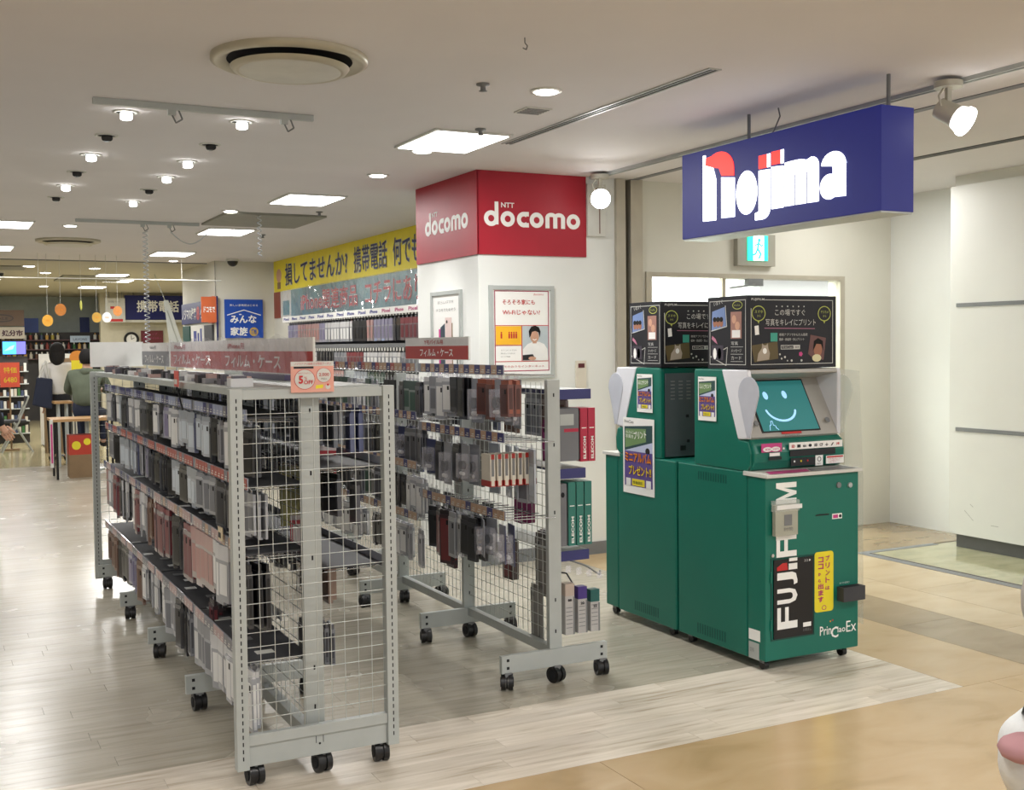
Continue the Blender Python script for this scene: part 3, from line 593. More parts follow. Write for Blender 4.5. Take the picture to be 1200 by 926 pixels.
P = MB(); P.text(O, 'front', 'Prin', .320, .132, .070, .042, m_txtw, bold=.01).text(O, 'front', 'C', .388, .112, .045, .052, m_txtw, bold=.02).text(O, 'front', 'iao', .428, .134, .048, .028, m_txtw, bold=.01).text(O, 'front', 'Ex', .482, .130, .062, .052, m_txtw).ell(O, 'front', .385, .192, .004, .004, m_orange, .0006).ell(O, 'front', .40, .196, .004, .004, m_txtr, .0006).build('logo', k1)
P = MB(); P.box(X0+.425, X0+.56, F-.045, F, .285, .352, m_metald).box(X0+.435, X0+.55, F-.040, F-.004, .351, .3535, m_hole).build('coin_return_tray', k1, bevel=.003)
MB().text(O, 'front', 'おつり返却口', .44, .362, .06, .009, m_txtw).text(O, 'front', '封筒受取口', .30, .695, .06, .008, m_txtk).build('small_print', k1)
P = MB(); P.cyl((X0+.432, F, .83), (X0+.432, F-.008, .83), .013, m_grey, 16).cyl((X0+.502, F, .826), (X0+.502, F-.008, .826), .012, m_metal, 16).build('locks', k1)
P = MB(); P.ell(O, 'front', .038, .535, .008, .008, m_chrome, .008).build('door_bolt', k1)
for z in (.19, .41): MB().rect(O, 'front', .026, .034, z, z+.05, m_green, .006).build('hinge', k1)
P = MB(); P.rect(O, 'front', .295, .375, .694, .700, m_black, .001).rect(O, 'front', .395, .455, .672, .697, m_txtw, .001).rect(O, 'front', .40, .43, .676, .692, m_pink, .0015).ell(O, 'front', .444, .684, .008, .008, m_black, .0015, 0, 12).build('slot_stickers', k1)
# side labels at the seam
P = MB(); Os = (X0-.0005, 4.145, 0); P.rect(Os, 'left', .01, .09, .135, .185, m_txtw, .001).rect(Os, 'left', .01, .082, .048, .125, m_metal, .001).text(Os, 'left', '定格', .02, .08, .03, .02, m_grey, off=.001).build('rating_labels', k1)
# control panel fittings
P = MB(); Op = (X0, 4.108, 0)
P.rect(Op, 'front', .045, .165, .995, 1.035, m_pink, .0015, .006); P.ell(Op, 'front', .08, 1.008, .026, .011, m_txtw, .001, .0078, 16).ell(Op, 'front', .128, 1.008, .026, .011, m_txtw, .001, .0078, 16).text(Op, 'front', '¥30', .065, 1.003, .03, .010, m_pink, off=.009).text(Op, 'front', '10円', .113, 1.003, .03, .010, m_pink, off=.009)
P.rect(Op, 'front', .095, .155, .975, .990, m_txtw, .001, .004); P.rect(Op, 'front', .09, .165, .958, .972, m_black, .002, .004); P.ell(Op, 'front', .178, 1.008, .005, .005, m_txtw, .002, .004, 10)
P.rect(Op, 'front', .21, .535, 1.0, 1.032, m_txtw, .0015, .005)
for k, (c, mm) in enumerate((('SD', m_txtr), ('■', m_txtk), ('micro', m_txtk), ('●', m_txtk), ('USB', m_txtk), ('CF', m_txtk), ('↓', m_txtk), ('/', m_txtk), ('注意', m_txtr))): P.text(Op, 'front', c, .222+k*.034, 1.008, .020, .014, mm, off=.0066, bold=.03)
P.rect(Op, 'front', .215, .49, .968, .996, m_black, .004, .003)
P.rect(Op, 'front', .22, .365, .922, .960, m_black, .003, .003)
for k in range(3): P.ell(Op, 'front', .24+k*.04, .944, .005, .005, (m_txtw, m_yel, m_txtr)[k], .001, .0065, 8)
P.rect(Op, 'front', .37, .415, .917, .965, m_txtw, .002, .003).ring(Op, 'front', .392, .947, .010, .010, .004, m_grey, .0005, .0055).text(Op, 'front', 'NFC', .378, .922, .026, .009, m_grey, off=.0055)
P.rect(Op, 'front', .435, .545, .922, .960, m_txtw, .002, .003).rect(Op, 'front', .44, .54, .950, .957, m_txtr, .001, .005)
for k in range(3): P.text(Op, 'front', ('ご利用の前に必ずお読み', 'ください。データは保護', 'されません。'), .445, .94, .08, .006, m_txtr, off=.0055) if 0 else P.text(Op, 'front', ('ご利用の前にお読みください', 'データは保護されません', 'ご注意ください')[k], .445, .942-k*.008, (.085, .075, .05)[k], .0055, m_txtr, off=.0055)
P.build('card_slots_and_labels', k1)
P = MB(); P.poly((X0, 4.0, .9065), 'up', [(.02, .01), (.25, .01), (.30, .09), (.06, .09)], m_pink, .0008).poly((X0, 4.0, .9065), 'up', [(.26, .01), (.53, .01), (.54, .09), (.31, .09)], m_grey, .0008).build('shelf_sticker', k1)
# clear side shield on the right
P = MB(); P.add([(X1+.012, 4.11, 1.366), (X1+.012, 4.03, 1.36), (X1+.018, 4.01, .85), (X1+.012, 4.0, .16), (X1+.012, 4.04, .16), (X1+.012, 4.16, .9), (X1+.012, 4.3, .95), (X1+.012, 4.34, 1.366)], [(0, 1, 2, 5, 6, 7), (2, 3, 4, 5)], m_clear)
P.build('side_shield', k1)['label'] = 'clear plastic side shield'
O = (X0-.0015, 4.515, 1.125); ad_poster(O, .142, .212, k1, 'small_ad_print', 'small poster with orange writing')
# second kiosk, back to back
k2, Y2, _, _ = kiosk(3.33, True, 'second green photo kiosk standing behind the first with its back turned', 2)
MB().box(X0+.03, X1-.01, 4.836, 4.845, .915, 1.345, mat('kiosk_back_grey', '#4c5458', .45, var=.05)).build('back_panel', k2)['label'] = 'dark grey back panel with small slots'
P = MB()
for r in range(6):
    for c in range(10): x = X0+.06+c*.05; P.box(x, x+.025, 4.834, 4.8362, 1.30-r*.018, 1.306-r*.018, m_grey)
P.box(X0+.155, X0+.17, 4.83, 4.836, 1.115, 1.13, m_hole).box(X0+.16, X0+.175, 4.83, 4.836, .985, 1.0, m_hole).box(X0+.12, X0+.15, 4.83, 4.836, .945, .97, m_black).build('vent_slots', k2)
ad_poster((X0-.0015, 5.053, 1.14), .143, .20, k2, 'small_ad_print', 'small poster with orange writing')
O = (X0-.002, 5.19, .70); ad_poster(O, .295, .405, k2, 'large_ad_print', 'large poster with orange writing')
t = thing('card_pouch', 'small clear pouch holding paper slips hung over the kiosk lettering', 'pouch', (X0+.11, F-.01, .62))
MB().box(X0+.035, X0+.165, F-.028, F-.007, .625, .765, mat('pouch_paper', '#a8a898', .5)).build('slips', t); MB().box(X0+.03, X0+.172, F-.032, F-.005, .735, .785, m_clear).box(X0+.04, X0+.185, F-.034, F-.0325, .745, .765, m_white).build('flap', t)
MB().rect((X0+.085, F-.0285, .67), 'front', 0, .045, 0, .05, m_grey, .001).text((X0, F-.0285, 0), 'front', '封筒', .08, .645, .055, .018, m_grey).build('slip_print', t)

def chalk_box(y0, lb):
    t = thing('display_box', lb, 'box', (3.6, y0+.15, 1.378))
    m = mat('chalkboard_navy', '#080a14', .55, var=.1)
    MB().box(3.335, 3.868, y0, y0+.295, 1.378, 1.716, m).build('box', t)
    P = MB(); O = (3.335, y0-.0005, 1.378); W, H = .533, .338; ck = mat('chalk_white', '#c9c9c4', .8); cy = mat('chalk_yellow', '#b9c060', .8)
    for a in ((.02, W-.02, .018, .021), (.09, W-.02, H-.022, H-.019), (.02, .023, .018, H-.06), (W-.023, W-.02, .018, H-.02)): P.rect(O, 'front', *a, ck, .0006)
    P.text(O, 'front', 'FUJIFILM', .022, H-.026, .075, .013, ck, bold=.02)
    P.text(O, 'front', 'この場ですぐ', .16, .245, .18, .03, ck).text(O, 'front', '写真をキレイにプリント', .105, .198, .30, .032, ck).stroke(O, 'front', [(.10, .187), (.40, .184)], .003, mat('chalk_pink', '#b87890', .8), .0006)
    for k in range(6): P.ell(O, 'front', .17+k*.033, .288, .0035, .0035, ck, .0006, 0, 8)
    for x, s1, s2 in ((.065, 'スマホ', 'から'), (.46, 'デジカメ', 'から')):
        P.ring(O, 'front', x, .255, .038, .034, .004, cy, .0006).text(O, 'front', s1, x-.024, .256, .048, .014, cy).text(O, 'front', s2, x-.010, .238, .02, .011, cy).poly(O, 'front', [(x-.008, .222), (x+.006, .222), (x, .208)], cy, .0006)
    P.poly(O, 'front', [(.045, .155), (.068, .158), (.064, .20), (.041, .197)], m_txtw, .0006)
    P.rect(O, 'front', .135, .175, .125, .165, mat('app_teal', '#3ca08c', .5), .0006).text(O, 'front', '専用アプリでかんたん接続', .185, .150, .17, .013, ck).text(O, 'front', '簡単・高画質・安心プリント', .185, .128, .15, .013, ck)
    P.rect(O, 'front', .195, .31, .088, .108, ck, .0006).rect(O, 'front', .198, .27, .091, .105, m_txtk, .001).text(O, 'front', 'PrinCiao', .203, .093, .06, .010, ck, off=.001).text(O, 'front', '検索', .278, .092, .025, .012, m_txtk, off=.001)
    P.poly(O, 'front', [(.04, .03), (.18, .045), (.175, .125), (.022, .108)], mat('photo_brown', '#5c5030', .6), .0006)
    cw = mat('cat_fur', '#a89c8c', .7)
    P.poly(O, 'front', [(.055, .035), (.125, .042), (.13, .07), (.12, .095), (.118, .118), (.108, .108), (.095, .108), (.085, .117), (.083, .095), (.062, .07)], cw, .0006, .0005).ell(O, 'front', .10, .082, .012, .014, m_txtw, .0004, .0012, 10)
    P.poly(O, 'front', [(.36, .065), (.39, .045), (.455, .035), (.47, .14), (.375, .155)], mat('photo_mauve', '#6a4a48', .6), .0006)
    P.ell(O, 'front', .42, .085, .026, .034, mat('photo_skin', '#9c6a52', .6), .0004, .0006, 14).poly(O, 'front', [(.39, .08), (.395, .125), (.42, .14), (.45, .125), (.452, .08), (.44, .11), (.41, .112)], m_hair, .0004, .0011).ell(O, 'front', .412, .045, .028, .018, mat('photo_plate', '#d6d0a8', .6), .0006, .0012, 14)
    for x, y, r in ((.19, .065, .005), (.20, .045, .005), (.22, .052, .006), (.235, .035, .004), (.26, .035, .006), (.32, .035, .006)): P.ell(O, 'front', x, y, r, r, ck, .0006, 0, 6)
    P.ell(O, 'front', .315, .065, .012, .012, m_pink, .0006, 0, 5)
    O2 = (3.3345, y0+.295, 1.378); W = .295
    for a in ((.015, W-.01, .018, .021), (.015, W-.01, H-.022, H-.019), (.015, .018, .018, H-.02), (W-.013, W-.01, .018, H-.02)): P.rect(O2, 'left', *a, ck, .0006)
    P.poly(O2, 'left', [(.03, .18), (.14, .20), (.13, .29), (.035, .27)], mat('photo_sky', '#6f86b4', .6), .0006)
    for x in (.055, .08, .105): P.ell(O2, 'left', x, .215, .014, .02, MC['photo_skin'], .0004, .0006, 10).ell(O2, 'left', x, .232, .014, .012, m_hair, .0004, .0011, 10)
    P.stroke(O2, 'left', [(.028, .178), (.145, .198), (.135, .295)], .004, ck, .0006); P.text(O2, 'left', 'いますぐ', .05, .295, .07, .02, ck, rot=.15)
    P.rect(O2, 'left', .175, .255, .14, .265, mat('photo_warm', '#9c7468', .6), .0006).ell(O2, 'left', .20, .23, .016, .02, m_skin, .0004, .0006, 10).ell(O2, 'left', .225, .20, .018, .02, m_skin, .0004, .0006, 10).rect(O2, 'left', .185, .245, .145, .18, m_white, .0004, .0006)
    P.ring(O2, 'left', .225, .295, .035, .018, .003, cy, .0006).text(O2, 'left', 'かんたん', .203, .29, .044, .010, cy)
    P.poly(O2, 'left', [(.03, .14), (.055, .125), (.075, .115), (.06, .14), (.035, .155)], mat('chalk_pink', '#b87890', .8), .0006)
    P.rect(O2, 'left', .03, .12, .04, .11, mat('photo_dark', '#3a3440', .6), .0006).ell(O2, 'left', .055, .07, .014, .028, m_txtw, .0004, .0006, 10).ell(O2, 'left', .09, .07, .014, .028, m_txtw, .0004, .0006, 10).stroke(O2, 'left', [(.02, .055), (.14, .015), (.15, .10), (.02, .055)], .003, ck, .0006)
    for k, c in enumerate(('写真', 'メッセージ', 'カード')): P.text(O2, 'left', c, .18, .11-k*.034, .075 if k else .05, .017, ck).rect(O2, 'left', .175, .265, .101-k*.034, .103-k*.034, ck, .0006)
    P.build('chalk_print', t)
chalk_box(4.15, 'dark chalkboard-style printed box on top of the front kiosk'); chalk_box(4.84, 'dark chalkboard-style printed box on top of the rear kiosk')

# ================================================================== DISPLAY RACKS
m_tag = [mat('tag_red', '#a8544c', .4), mat('tag_navy', '#34366e', .4), mat('tag_tan', '#b5967c', .4), mat('tag_pale', '#9aa2bc', .4), mat('tag_pink', '#b59a98', .4), mat('tag_grey', '#7c7c82', .4)]
TAGM = {}
def tag_mesh(i):
    if i not in TAGM:
        M = MB(); M.box(-.002, 0, -.0265, .0265, -.019, .019, m_tag[i]).box(-.0025, -.002, -.016, .016, -.013, -.009, m_offw).box(-.0025, -.002, -.016, .006, -.004, .0, m_offw)
        TAGM[i] = M.build('price_tag', None, (0, 0, 0)).data; bpy.data.objects.remove(bpy.data.objects[-1] if 0 else [o for o in bpy.data.objects if o.data is TAGM[i]][0])
    return TAGM[i]
def price_tag(parent, x, y, z, i, side):
    o = bpy.data.objects.new('price_tag', tag_mesh(i)); C.objects.link(o); o.parent = parent
    o.location = Vector((x, y, z))-wloc(parent)
    if side > 0: o.rotation_euler = (0, 0, PI)
    return o
def caster(x, y, t, r=.036):
    c = MB(); c.box(x-.016, x+.016, y-.016, y+.016, .055, .078, m_grey).build('caster', t)
    c = [o for o in C.objects if o.parent is t and o.name.startswith('caster')][-1]
    a = random.uniform(-.5, .5); d = Vector((math.cos(a), math.sin(a), 0)); p = Vector((x, y, r))
    for k in (-1, 1): MB().cyl(p+d*(k*.006), p+d*(k*.026), r, m_black, 18).cyl(p+d*(k*.026), p+d*(k*.029), r*.6, m_hole, 12).build('wheel', c)
    MB().cyl(p+d*-.005, p+d*.005, r*.85, m_black, 14).build('wheel_hood', c)
def mesh_panel(x0, x1, y0, y1, z0, z1, t, st=.05, r=.0016, name='wire_mesh'):
    M = MB()
    if abs(x1-x0) < 1e-4:
        n = round((y1-y0)/st)
        for k in range(1, n): M.cyl((x0, y0+(y1-y0)*k/n, z0), (x0, y0+(y1-y0)*k/n, z1), r, m_chromew, 4, cap=False)
        n = round((z1-z0)/st)
        for k in range(1, n): z = z0+(z1-z0)*k/n; M.cyl((x0, y0, z), (x0, y1, z), r, m_chromew, 4, cap=False)
    else:
        n = round((x1-x0)/st)
        for k in range(1, n): M.cyl((x0+(x1-x0)*k/n, y0, z0), (x0+(x1-x0)*k/n, y0, z1), r, m_chromew, 4, cap=False)
        n = round((z1-z0)/st)
        for k in range(1, n): z = z0+(z1-z0)*k/n; M.cyl((x0, y0-.002, z), (x1, y0-.002, z), r, m_chromew, 4, cap=False)
    return stuff(M.build(name, t))
m_chromew = mat('zinc_wire', '#c4c8c4', .3, .5)
BAY = .907
def end_frame(t, x0, x1, y, front=True):
    f = MB()
    for a in (x0, x1-.042): f.box(a, a+.042, y-.02, y+.02, .065, 1.362, m_metal)
    e = f.box(x0+.042, x1-.042, y-.012, y+.012, 1.325, 1.358, m_metal).box(x0+.042, x1-.042, y-.014, y+.012, .145, .182, m_metal).box(x0+.042, x1-.042, y-.006, y+.008, .072, .148, m_metal).build('end_frame', t, bevel=.0015)
    M = MB()
    for a in (x0+.021, x1-.021):
        for k in range(50): z = .10+k*.0248; M.box(a-.002, a+.002, y-.0206, y-.0199, z, z+.014, m_hole)
    xm = (x0+x1)/2; M.box(xm-.014, xm-.012, y-.0068, y-.006, .115, .14, m_hole).box(xm+.012, xm+.014, y-.0068, y-.006, .115, .14, m_hole).ell((xm, y-.0062, .112), 'front', 0, 0, .004, .004, m_hole, .0008)
    stuff(M.build('slots', e))
    mesh_panel(x0+.042, x1-.042, y, y, .182, 1.325, t)
def foot(t, x0, x1, y):
    f = MB().box(x0, x1, y-.012, y+.012, .075, .152, m_metal).build('foot', t, bevel=.001)
    M = MB()
    for a in (x0+.03, x1-.03):
        for z in (.098, .132): M.box(a-.006, a+.006, y-.0135, y-.012, z-.006, z+.006, m_hole)
    M.build('bolts', f)
def upright(t, x, y, w_=.03, ztop=1.345):
    u = MB().box(x-w_, x+w_, y-.014, y+.014, .075, ztop, m_metal).build('upright', t, bevel=.001)
    M = MB()
    for z in (.22, .36, .75, 1.05, 1.27): M.box(x-.003, x+.003, y-.0148, y-.014, z, z+.016, m_hole)
    M.build('slots', u)
def level(t, xc, side, y0, y1, z, depth, tags, shelf=True, strip=True):
    """one merchandise level: tray, price strip with its tags, row of hooks"""
    xe = xc+side*depth
    if shelf and not (side > 0 and z < .5): B(xc+side*.012, xe, y0+.015, y1-.015, z-.034, z-.028, m_metald).build('shelf', t)
    H = MB()
    y = y0+.045
    while y < y1-.02:
        H.tube([(xc+side*.01, y, z-.05), (xe-side*.02, y, z-.045), (xe-side*.004, y, z-.030)], .0028, m_chrome, 4); y += .075
    stuff(H.build('hooks', t))
    if strip:
        st = MB().box(xe, xe+side*.003, y0+.01, y1-.01, z-.042, z, mat('strip_plastic', '#9a9ca6', .25, coat=.5)).build('price_strip', t)
        n = int((y1-y0-.03)/.056)
        for k in range(n):
            c = tags(k)
            if c is not None: price_tag(st, xe+side*.0032, y0+.045+k*.0562, z-.021, c, side)

# ---- product prototypes (origin at the hanging hole, hanging down, face towards -x)
PK = {}
def pack(key, name, W, H, T, card, body, inset, lb, style='case'):
    M = MB(); c, b, i = mat('pk_'+card, card, .35, coat=.3), mat('pk_'+body, body, .3, coat=.5), mat('pk_'+inset, inset, .35)
    M.box(-.0012, .0012, -.012, .012, -.014, .006, m_film)
    if style == 'case':
        M.box(-T*.3, T*.3, -W/2, W/2, -.030, -.012, c)
        M.box(-T/2, T/2, -W/2, W/2, -H, -.030, b)
        for s in (-1, 1):
            M.box(s*T/2, s*(T/2+.0012), -W*.38, W*.38, -H+.012, -.045, i); M.box(s*(T/2+.0012), s*(T/2+.002), -W*.3, -W*.1, -.068, -.050, m_hole)
        M.box(-T*.28, T*.28, -W/2-.0006, -W/2, -H+.010, -.045, i)
        M.box(-T*.28, T*.28, -W/2-.0008, -W/2, -H+.012, -H+.03, c)
    elif style == 'film':
        M.box(-T/2, T/2, -W/2, W/2, -H*.30, -.008, c); M.box(-T*.4, T*.4, -W/2, W/2, -H, -H*.30, b)
        for s in (-1, 1): M.box(s*T/2, s*(T/2+.0008), -W*.36, W*.36, -H+.02, -H*.36, i)
    elif style == 'blister':
        M.box(-.002, .002, -W/2, W/2, -H, -.01, c); M.box(-.0025, -T, -W*.40, W*.40, -H*.92, -H*.28, m_film)
        M.cyl((-T*.2, 0, -H*.58), (-T*.8, 0, -H*.58), W*.27, i, 12); M.cyl((-T*.5, -W*.2, -H*.8), (-T*.5, W*.2, -H*.8), T*.25, b, 8)
    elif style == 'cord':
        M.box(-.002, .002, -W/2, W/2, -.05, -.006, c)
        M.tube([(0, -.01, -.04), (0, -.016, -H), (0, .016, -H), (0, .01, -.04)], T/2, i, 6)
    o = M.build(name, None, (0, 0, 0)); C.objects.unlink(o); PK[key] = (o, lb, H, T); return o
CASES = [('#16171a', '#2c2d31', '#0e0f12', 'black'), ('#24252a', '#55565c', '#2c2d33', 'dark grey'), ('#8c8e93', '#a9abb0', '#707278', 'silver grey'), ('#cfcfd0', '#9fa1a6', '#dededc', 'white'),
         ('#5c5e64', '#7c7e84', '#3b3d44', 'smoky grey'), ('#7e343c', '#7a6e70', '#6c2630', 'dark red'), ('#b58f8b', '#aa9e9c', '#b0827c', 'rose pink'), ('#6b4a38', '#8a7468', '#5f3f2e', 'brown'),
         ('#232c56', '#565c7c', '#20284c', 'navy'), ('#8f8ca6', '#a3a3b0', '#7f7996', 'lilac grey'), ('#3c5048', '#8c9690', '#3f5a4c', 'dark green'), ('#9aa0a8', '#b4bac2', '#c3ccd4', 'clear')]
for i, (a, b, c, nm) in enumerate(CASES):
    pack('c%d' % i, 'phone_case_package', .078, .172, .017, a, b, c, nm+' phone case package')
    pack('f%d' % i, 'screen_film_packet', .085, .165, .010, a, b, c, nm+' screen film packet', 'film')
pack('e0', 'earphone_package', .085, .18, .034, '#2c3258', '#b8b8b8', '#101114', 'clear blister earphone package with navy card', 'blister')
pack('e1', 'earphone_package', .085, .18, .034, '#8d9096', '#c8c8c8', '#1d2422', 'clear blister earphone package with grey card', 'blister')
pack('e2', 'earphone_package', .085, .18, .034, '#7c3034', '#c8c8c8', '#3c3438', 'clear blister earphone package with red card', 'blister')
pack('m0', 'charger_package', .075, .16, .03, '#8f4a30', '#6a3a2c', '#4c2a22', 'rust-brown charger package')
pack('m1', 'charger_package', .08, .20, .03, '#8a2a64', '#7c2458', '#a03a78', 'magenta charger package')
pack('m2', 'charger_package', .085, .26, .035, '#7c7c50', '#9c985c', '#aca86c', 'tall olive-yellow package')
pack('m3', 'charger_package', .085, .15, .03, '#e6dcd8', '#c43a44', '#e0d4d0', 'red and white package')
pack('m4', 'cable_package', .03, .24, .014, '#dcdcdc', '#dcdcdc', '#d8d8d6', 'long white cable hanging from a hook', 'cord')
pack('m5', 'charger_package', .10, .30, .02, '#63605c', '#74716c', '#827f7a', 'large grey-brown printed package')
pack('m6', 'charger_package', .09, .22, .02, '#2a2224', '#3a2428', '#6c2a2e', 'black package with dark red edge')
cnt = {}
def hang(key, x, y, z, where, group, side=-1, lab=None):
    p, lb, H, T = PK[key]; o = p.copy(); C.objects.link(o); o.location = (x, y, z)
    o.rotation_euler = (random.uniform(-.03, .03), 0, (PI if side > 0 else 0)+random.uniform(-.10, .10))
    tag(o, lab or (lb+' '+where), 'package', group); return o
def merged(items, lab, group):
    M = MB()
    for key, x, y, z, rz, sz in items:
        p, lb, H, T = PK[key]; me = p.data; c, sn = math.cos(rz), math.sin(rz); n = len(M.v)
        M.v += [(x+v.co.x*c-v.co.y*sn, y+v.co.x*sn+v.co.y*c, z+v.co.z*sz) for v in me.vertices]
        mi = [M.mi(m) for m in me.materials]
        for f in me.polygons: M.f.append(tuple(a+n for a in f.vertices)); M.m.append(mi[f.material_index]); M.sm.append(False)
    o = M.build('package_row'); tag(o, lab, 'packages', group, 'stuff'); return o
def fill(xc, side, y0, y1, z, depth, keys, where, group, n=3, gap=.0, drop=.050, skip=.06, step=.075, run=3, dz=0, sz=1, merge=False):
    xe = xc+side*depth; y = y0+.045; key = None; r = 0; items = []
    while y < y1-.02:
        if r <= 0: key = random.choice(keys); r = random.randint(1, run); nn = random.choice((n, n, max(1, n-1)))
        T = max(PK[key][3], .012)+.003
        if random.random() > skip:
            for k in range(nn):
                q = sz*random.choice((.9, 1, 1, 1.08)) if n > 1 else sz; a = random.gauss(0, .16); x = xe-side*(.018+k*T*1.25+random.uniform(0, .004))
                if merge: items.append((key, x, y, z-drop-dz, (PI if side > 0 else 0)+a, q))
                else:
                    o = hang(key, x, y, z-drop-dz, where, group, side); o.scale.z = q; o.rotation_euler.z = (PI if side > 0 else 0)+a
        y += step; r -= 1
    if merge and items: merged(items, 'row of small hanging packages '+where, group)
ca = lambda *i: ['c%d' % k for k in i]; fi = lambda *i: ['f%d' % k for k in i]

# ---- rack A (near, mesh-ended)
rA = thing('display_rack', 'near grey display rack with wire mesh end panel and 5% OFF card', 'display rack', (1.18, 3.82, 0))
end_frame(rA, .886, 1.471, 3.82); end_frame(rA, .886, 1.471, 7.5)
XA = 1.18
for k in range(5):
    y = 3.86+BAY*k
    upright(rA, XA, y+.02, .034)
    if k: foot(rA, .90, 1.455, y-.02)
    for x in (.955, 1.195, 1.415): caster(x, 3.845+BAY*k if k < 4 else 7.47, rA)
for k in range(4):
    y0 = 3.88+BAY*k; y1 = y0+BAY
    if k == 3: y1 = 7.47
    mesh_panel(XA, XA, y0, y1, .12, 1.33, rA, .06)
    B(XA-.02, XA+.02, y0, y1, .085, .135, m_metal).build('base_rail', rA)
    for side, zs in ((-1, (1.288, 1.05, .815, .44)), (1, (1.10, .74, .36))):
        for j, z in enumerate(zs):
            if side > 0 and k == 0 and j == 2: continue
            pal = {0: (3, 1, 3, 5), 1: (0, 0, 0, 5), 2: (4, 5, 4, 2), 3: (4, 5, 4, 5)}[j] if side < 0 else (1, 1, 5, 2)
            if side < 0 and k >= 2: pal = {0: (1, 3, 1, 5), 1: (0, 1, 0, 5), 2: (5, 4, 1, 4), 3: (4, 5, 4, 5)}[j]
            level(rA, XA, side, y0, y1, z, (.215 if j < 2 else .23) if side < 0 else (.27 if j < 2 else .14), (lambda q, pal=pal: pal[(q*7 // 3) % 4]) if side < 0 else (lambda q: None))
    B(.915, 1.445, y0, y1, 1.338, 1.362, m_metal).build('top_shelf', rA)
gA = 'packages on the aisle side of the near rack'
rows = ['top', 'second', 'third', 'bottom']
for k in range(4):
    y0 = 3.88+BAY*k; y1 = min(y0+BAY, 7.46); bay = ('first', 'second', 'third', 'farthest')[k]
    for j, z in enumerate((1.288, 1.05, .815, .44)):
        fv = [fi(11, 3), fi(2, 11), fi(3, 6), fi(2, 3)][j]
        wh = f'in {rows[j]} row, {bay} bay, near rack aisle side'
        ks = {0: [ca(3, 11, 2, 0, 11, 8), ca(3, 9, 0, 8, 1), ca(0, 6, 3, 4, 0), ca(0, 1, 4, 0)][k], 1: [ca(2, 4, 0, 1, 0), ca(0, 4, 11, 10, 0), ca(8, 0, 1, 9), ca(8, 9, 0, 4)][k], 2: [ca(2, 0, 7, 0, 6, 1), ca(0, 7, 5, 3, 2), ca(5, 7, 3, 0), ca(5, 0, 1)][k], 3: [ca(0, 2, 1, 3, 0), ca(2, 3, 0, 4), ca(3, 9, 8, 7), ca(7, 0, 3, 1)][k]}[j]
        fill(XA, -1, y0, y1, z, .215 if j < 2 else .23, ks+fv, wh, f'packages, {rows[j]} row, {bay} bay, aisle side of near rack', 3 if k < 1 else 2, sz=(1, 1, 1.38, 1.25)[j], merge=k > 1)
    if k:
        fill(XA, 1, y0, y1, 1.10, .25, ca(0, 1, 2, 4, 8), f'in the top row, {bay} bay, near rack inner side', f'packages, inner top row, {bay} bay of near rack', 2, skip=.15, merge=True)
        fill(XA, 1, y0, y1, .74, .25, ca(0, 7, 4, 8, 3), f'in the middle row, {bay} bay, near rack inner side', f'packages, inner middle row, {bay} bay of near rack', 2, skip=.15, merge=True)
        fill(XA, 1, y0, y1, .36, .2, ca(1, 4, 7), f'in the low row, {bay} bay, near rack inner side', f'packages, inner low row, {bay} bay of near rack', 1, skip=.5) if 0 else None
fill(XA, 1, 3.88, 4.78, 1.08, .2, ca(0, 1, 4, 2), 'in second inner row just behind the mesh end', 'dark packages behind the mesh end', 1, skip=.2)
fill(XA, 1, 4.3, 4.78, .72, .25, ca(0, 7, 4), 'in third inner row just behind the mesh end', 'low dark packages behind the mesh end', 2, skip=.2)
fill(XA, 1, 3.9, 4.75, 1.34, .22, ca(2, 4, 2, 8), 'in uppermost inner row just behind the mesh end', 'packages behind the mesh end', 2, skip=.2)
for k in range(1, 4):
    fill(XA, 1, 3.88+BAY*k, 3.88+BAY*k+.88, 1.34, .24, ca(2, 8, 0, 11), f'in the uppermost row, {("", "second", "third", "farthest")[k]} bay, near rack inner side', f'packages, inner uppermost row, bay {k+1} of near rack', 2, skip=.2, merge=True)
for x, y, key, z, lb in [(1.30, 4.55, 'm2', 1.03, 'left of two tall olive-yellow packages seen through the mesh end panel'), (1.37, 4.75, 'm2', 1.03, 'right of two tall olive-yellow packages seen through the mesh end panel'),
                         (1.39, 4.35, 'm3', 1.12, 'red and white package seen through the mesh near the right post'), (1.30, 4.4, 'm4', .77, 'left of two long white cables seen through the mesh end panel'), (1.345, 4.4, 'm4', .77, 'right of two long white cables seen through the mesh end panel'),
                         (1.27, 4.3, 'm3', .86, 'small red and white package behind the mesh beside the centre post')]:
    o = hang(key, x, y, z, '', 'packages seen through the mesh end panel', -1, lb); o.rotation_euler.z = PI/2*.8
for k in range(5):
    o = hang('c4', 1.25+k*.03, 4.22+k*.012, .47-k*.01, '', 'dark packages hanging low behind the mesh end', -1, 'smoky grey package in the low cluster right of the centre post, seen through the mesh')
for k in range(4):
    o = hang('m6', .99+k*.035, 4.6+k*.08, .50-k*.03, '', 'dark packages hanging low left of the centre post', -1, 'black package in the low cluster left of the centre post, seen through the mesh')
for z in (.815, .44):
    for k in range(14):
        y = 4.0+k*.2+random.uniform(-.04, .04); x = 1.0+random.random()*.09; a = random.uniform(.02, .035)
        MB().box(x-a, x+a, y-.022, y+.022, z-.0275, z-.0255, random.choice((m_white, m_offw, m_grey, m_metal))).build('price_card', rA)
MB().tube([(.955, 4.12, .80), (.935, 4.02, 1.0)], .008, m_offw, 8).build('label_arm', rA)['label'] = 'pale leaning label holder'
MB().box(.935, .94, 4.18, 4.24, .79, .84, mat('tag_cream', '#d8c8a8', .5)).rect((.9349, 4.235, .80), 'left', 0, .04, 0, .02, m_txtk, .0006).build('cream_tag', rA)['label'] = 'small cream price tag on the strip'
